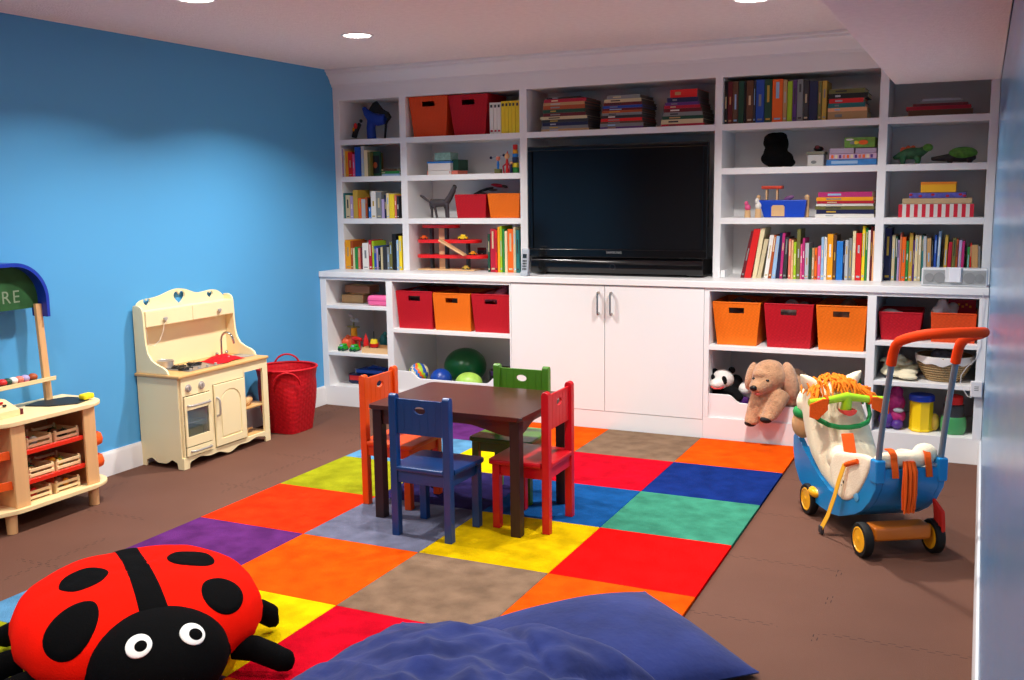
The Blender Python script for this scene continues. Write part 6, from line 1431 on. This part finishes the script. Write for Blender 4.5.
q = L1(356, 340, 0.14); b = MB(); b.tube([(q.x-0.035, 0.15, z+0.080), (q.x, 0.14, z+0.088), (q.x+0.05, 0.14, z+0.080)], [0.014, 0.017, 0.013], seg=10); b.cyl((q.x-0.02, 0.14, z+0.0006), (q.x-0.02, 0.14, z+0.08), 0.008, seg=8); b.cyl((q.x+0.03, 0.14, z+0.0006), (q.x+0.03, 0.14, z+0.08), 0.008, seg=8); tag(b.build('toy_lizard', pm('red')), 'red toy lizard standing over the green truck', 'toy animal')
q = L1(349.5, 333, 0.15)
t = thing('toy_windmill', 'yellow toy windmill tower with grey sails behind the crab', 'toy', (q.x, 0.22, z+0.0006))
b = MB(); b.cyl((q.x, 0.21, z+0.0006), (q.x, 0.21, q.z+0.03), 0.030, 0.022, seg=18); b.build('tower', pm('amber'), t)
b = MB(); b.box((q.x-0.055, 0.205, q.z+0.034), (q.x+0.05, 0.215, q.z+0.043), bev=0.002); b.cyl((q.x, 0.21, q.z+0.03), (q.x, 0.21, q.z+0.10), 0.006, seg=8); b.build('frame', pm('olive'), t)
for dx, dz in ((-0.022, 0.135), (0.035, 0.10), (-0.005, 0.10)):
    b = MB(); b.sph((q.x+dx, 0.205, q.z+dz-0.010), (0.022, 0.006, 0.013), rot=Matrix.Rotation(0.4, 3, 'Y'), seg=14, rings=8); b.build('sail', pm('silver'), t)
# wooden tray
xa, xb = 0.318, 0.545; t = thing('wooden_tray', 'shallow wooden tray at the front of the toy shelf', 'tray', (0.43, 0.12, z+0.0006))
b = MB(); b.box((xa, 0.04, z+0.0006), (xb, 0.20, z+0.006)); b.box((xa, 0.04, z+0.006), (xb, 0.046, z+0.040), bev=0.001); b.box((xa, 0.194, z+0.006), (xb, 0.20, z+0.040)); b.box((xa, 0.046, z+0.006), (xa+0.006, 0.194, z+0.040)); b.box((xb-0.006, 0.046, z+0.006), (xb, 0.194, z+0.040)); b.build('tray_box', PLW, t)
q = L1(374, 342, 0.12); t = thing('spinning_top', 'yellow, red and blue spinning top standing in the wooden tray', 'spinning top', (q.x, 0.12, z+0.0065))
for (r0, r1, za, zb_, cn) in ((0.014, 0.030, 0.0065, 0.035, 'navy'), (0.030, 0.034, 0.0352, 0.062, 'red'), (0.030, 0.024, 0.0622, 0.092, 'yellow')):
    b = MB(); b.cyl((q.x, 0.12, z+za), (q.x, 0.12, z+zb_), r0, r1, seg=24); b.build('layer', pm(cn), t)
b = MB(); b.cyl((q.x, 0.12, z+0.092), (q.x, 0.12, z+0.15), 0.003, seg=8); b.build('spindle', pm('charcoal'), t)
q = L1(362, 336, 0.10); t = thing('toy_rocket', 'red toy rocket with brown fins beside the spinning top', 'toy rocket', (q.x, 0.12, z+0.0065))
b = MB(); b.lathe([(0.016, 0), (0.022, 0.03), (0.020, 0.07), (0.008, 0.11), (0.001, 0.13)], (q.x+0.014, 0.13, z+0.0065), seg=16); b.build('body', pm('red'), t)
for a in (0, 2.1, 4.2):
    b = MB(); b.box((q.x+0.014+0.028*math.cos(a)-0.004, 0.13+0.028*math.sin(a)-0.004, z+0.0065), (q.x+0.014+0.028*math.cos(a)+0.004, 0.13+0.028*math.sin(a)+0.004, z+0.05), bev=0.002); b.build('fin', pm('brown'), t)
q = L1(384, 337, 0.25); b = MB(); b.sph((q.x-0.01, 0.26, z+0.058), (0.032, 0.03, 0.057)); b.sph((q.x+0.01, 0.25, z+0.115), 0.018); tag(b.build('plush_frog', pm('teal')), 'teal toy frog at the dark end of the toy shelf', 'toy animal')
# bottom bay: blue toy ship
z = 0.1478; t = thing('toy_ship', 'blue toy ship with red bow in the bottom corner bay', 'toy ship', (0.42, 0.20, z))
SH = -0.11
b = MB(); b.prism([(0.25, z+0.075), (0.245, z+0.012), (0.275, z), (0.55, z), (0.56, z+0.075), (0.40, z+0.070)], 'y', 0.12, 0.30, bev=0.008); [setattr(v_.co, "x", v_.co.x+SH) for v_ in b.bm.verts]; b.build('hull', pm('navy'), t)
b = MB(); b.box((0.262, 0.113, z+0.028), (0.36, 0.121, z+0.064), bev=0.003); [setattr(v_.co, "x", v_.co.x+SH) for v_ in b.bm.verts]; b.build('bow_panel', pm('red'), t)
b = MB(); b.box((0.30, 0.14, z+0.076), (0.55, 0.28, z+0.108), bev=0.01); [setattr(v_.co, "x", v_.co.x+SH) for v_ in b.bm.verts]; b.build('deck_house', pm('blue'), t)
b = MB(); b.tube([(0.34, 0.2, z+0.085), (0.42, 0.2, z+0.125), (0.54, 0.2, z+0.110)], 0.012, seg=10); [setattr(v_.co, "x", v_.co.x+SH) for v_ in b.bm.verts]; b.build('boom', pm('blue'), t)
b = MB(); b.cyl((0.285, 0.17, z+0.05), (0.285, 0.17, z+0.11), 0.008, seg=12); [setattr(v_.co, "x", v_.co.x+SH) for v_ in b.bm.verts]; b.build('funnel', pm('silver'), t)
# ---- lower bays near the right wall
b = MB(); rnd = random.Random(12)
for k in range(15):
    x = 3.93+0.135*rnd.random(); y = 0.07+0.22*rnd.random(); zz = 0.452+0.024+0.085*rnd.random()*(1.2-abs(x-3.98)/0.12)
    b.sph((x, y, max(0.476, zz)), (rnd.uniform(0.035, 0.055), rnd.uniform(0.04, 0.07), rnd.uniform(0.014, 0.022)), rot=Matrix.Rotation(rnd.uniform(-.7, .7), 3, 'Y') @ Matrix.Rotation(rnd.uniform(-1, 1), 3, 'Z'), seg=16, rings=10)
b.sph((3.99, 0.17, 0.475), (0.10, 0.13, 0.022)); b.sph((4.05, 0.06, 0.468), (0.055, 0.04, 0.014))
tag(b.remesh('blanket', mat('cream_blanket', (226, 216, 184), 0.85, 0.2, bump=0.3, bscale=60), None, vox=0.006, smooth=2), 'crumpled cream blanket on the shelf beside the wicker basket', 'blanket')
WICK = woven('wicker_tan', (206, 172, 122), scale=110, strength=0.8, dark=0.55)
t = thing('wicker_basket', 'oval wicker basket with white liner behind the push handle', 'basket', (4.235, 0.165, 0.4476)); c = (4.235, 0.165, 0.4476)
b = MB(); prof = [(0.001, 0)]+[(0.092+0.045*k/8, 0.018+0.107*k/8) for k in range(9)]
rr = []
for k in range(10):
    r = 0.098+0.050*math.sin(k/9*PI/2); z = 0.004+0.130*k/9; rr += [(r-0.003, z), (r+0.003, z+0.004), (r+0.003, z+0.009), (r-0.003, z+0.0128)]
b.lathe([(0.001, 0), (0.088, 0)]+rr+[(rr[-1][0]-0.008, rr[-1][1]), (0.085, 0.010), (0.001, 0.008)], c, sy=1.0, seg=48, cap=False); b.build('wicker_bowl', WICK, t)
b = MB(); n = 48
def lin_(s, q):
    a = 2*PI*s; w = 0.004*math.sin(a*9)+0.003*math.sin(a*5+1); r = [0.130, 0.142, 0.156+w, 0.157+w, 0.154+w][min(4, int(q*4+1e-6))]; zz = [0.095, 0.142, 0.149, 0.125+w, 0.106+2*w][min(4, int(q*4+1e-6))]
    return Vector((c[0]+r*math.cos(a), c[1]+r*math.sin(a), c[2]+zz))
b.grid(lin_, 48, 4); b.build('liner', mat('white_liner', (232, 228, 224), 0.85), t, weld=True, ang=80)
lump('doll_clothes', 'dark doll clothes lying in the wicker basket', 'clothes', (4.25, 0.17, 0.565), (0.095, 0.095, 0.05), mat('dark_clothes', (70, 64, 72), 0.8, var=0.5, vscale=40), n=8, vox=0.009, seed=21)
z = 0.1478
t = thing('toy_canister', 'yellow canister with blue lid on the bottom shelf', 'canister', (4.13, 0.10, z)); YC = mat('canister_yellow', (246, 206, 14), 0.35)
b = MB(); b.lathe([(0.060, 0), (0.066, 0.004), (0.066, 0.010), (0.063, 0.016), (0.064, 0.175), (0.060, 0.180)], (4.128, 0.115, z), seg=8); 
b.build('canister_body', YC, t, ang=20)
b = MB(); b.lathe([(0.070, 0.180), (0.070, 0.205), (0.064, 0.214), (0.05, 0.216)], (4.128, 0.115, z), seg=36); b.build('lid', mat('lid_blue', (16, 54, 170), 0.35), t)
t = thing('toy_doll', 'magenta and purple toy doll seated beside the yellow canister', 'doll', (3.96, 0.14, z))
b = MB(); b.sph((3.985, 0.14, z+0.15), (0.055, 0.05, 0.060)); b.sph((3.99, 0.14, z+0.215), (0.036, 0.036, 0.036)); b.sph((3.995, 0.13, z+0.075), (0.050, 0.05, 0.05)); b.remesh('body', mat('doll_magenta', (176, 30, 110), 0.6, var=0.3, vscale=40), t, vox=0.007)
b = MB(); b.sph((3.94, 0.11, z+0.050), (0.045, 0.045, 0.0498)); b.sph((4.0, 0.10, z+0.03), (0.035, 0.04, 0.0295)); b.build('shoe', mat('doll_purple', (78, 40, 130), 0.5), t)
b = MB(); b.sph((4.005, 0.088, z+0.115), (0.030, 0.012, 0.014)); b.build('sash', pm('silver'), t)
t = thing('toy_drum', 'green toy drum with dark ring and red top by the plug adapter', 'toy drum', (4.30, 0.12, z))
b = MB(); b.lathe([(0.058, 0.0), (0.066, 0.012), (0.070, 0.04), (0.068, 0.085), (0.062, 0.10)], (4.30, 0.12, z), seg=32); b.build('drum_body', mat('drum_green', (66, 150, 90), 0.4), t)
b = MB(); b.lathe([(0.060, 0.1005), (0.056, 0.12), (0.056, 0.165), (0.05, 0.17)], (4.30, 0.12, z), seg=32); b.build('ring', pm('charcoal'), t)
b = MB(); b.lathe([(0.046, 0.1705), (0.048, 0.19), (0.046, 0.215), (0.03, 0.222)], (4.30, 0.12, z), seg=32); b.build('cap', pm('red'), t)
b = MB(); b.sph((4.262, 0.063, z+0.06), (0.010, 0.006, 0.013)); b.sph((4.27, 0.060, z+0.04), (0.007, 0.005, 0.006)); b.build('sticker', pm('orange'), t)
b = MB(); b.sph((4.20, 0.13, z+0.052), (0.028, 0.03, 0.0515)); tag(b.build('toy_egg', pm('gold')), 'gold toy egg between the canister and the drum', 'toy egg')
t = bpy.data.objects.get('toy_truck')
# red truck beyond the garage: cab and box
for o in list(bpy.data.objects):
    if o.get('label') == 'red and grey toy truck parked beyond the garage':
        q = o.location
        b = MB(); b.box((q.x-0.035, 0.43, q.z+0.006), (q.x+0.030, 0.455, q.z+0.030), bev=0.003); b.build('cab', pm('charcoal'), o)
        b = MB(); b.box((q.x-0.035, 0.43, q.z+0.0305), (q.x+0.030, 0.455, q.z+0.048), bev=0.003); b.build('box', pm('maroon'), o)
        for sx in (-1, 1): b = MB(); b.cyl((q.x+sx*0.02, 0.425, q.z+0.0065), (q.x+sx*0.02, 0.46, q.z+0.0065), 0.0063, seg=10); b.build('wheel', pm('black'), o)

# ---------------------------------------------------------------- recessed ceiling lights
GLOW = mat('lamp_diffuser', (255, 246, 232), 0.5, emit=30.0)
LAMPS = [(1.10, -1.05), (1.063, -2.316), (3.343, -1.038), (3.30, -2.40), (1.10, -3.75), (3.30, -3.85), (1.2, -5.3), (2.2, -5.6), (3.3, -5.4)]  # lamps over the horse toy and after are unseen, added to light the room
WH = {'0': 'above the play kitchen end of the bookcase', '1': 'above the play kitchen side of the rug', '2': 'nearest the soffit and the bookcase', '3': 'added out of view over the horse toy', '4': 'added out of view over the ladybird', '5': 'added out of view over the blue cushions', '6': 'added behind the camera toward the blue wall', '7': 'added behind the camera in the middle', '8': 'added behind the camera toward the right wall'}
POW = 20.0; PW_ = [1.75, 1.2, 1.75, 1.1, 0.6, 0.68, 0.8, 0.8, 0.8]
for i, (x, y) in enumerate(LAMPS):
    t = thing('recessed_light', 'round recessed ceiling light with white trim '+WH[str(i)], 'ceiling light', (x, y, CEIL-0.002), 'recessed ceiling lights')
    b = MB(); b.lathe([(0.076, -0.0005), (0.092, -0.0005), (0.092, -0.005), (0.086, -0.008), (0.078, -0.006), (0.074, -0.0015)], (x, y, CEIL-0.0), seg=40, cap=False); b.build('trim_ring', WHITE, t)
    b = MB(); b.lathe([(0.001, -0.0055), (0.05, -0.005), (0.0775, -0.003), (0.0775, -0.0008), (0.001, -0.0008)], (x, y, CEIL), seg=40, cap=False); b.build('diffuser', GLOW, t)
    ld = bpy.data.lights.new('downlight', 'AREA'); ld.shape = 'DISK'; ld.size = 0.14; ld.energy = POW*PW_[i]; ld.color = (1.0, 0.96, 0.915); ld.spread = math.radians(134)
    lo = bpy.data.objects.new('downlight_source', ld); COL.objects.link(lo); lo.location = (0, 0, -0.012); lo.parent = t

w = bpy.data.worlds.new('world'); SC.world = w; w.use_nodes = True
w.node_tree.nodes['Background'].inputs[0].default_value = (0.9, 0.95, 1.0, 1); w.node_tree.nodes['Background'].inputs[1].default_value = 0.0
SC.view_settings.view_transform = 'Standard'; SC.view_settings.look = 'None'; SC.view_settings.gamma = 1.0; SC.view_settings.use_curve_mapping = False
SC.view_settings.exposure = 0.12
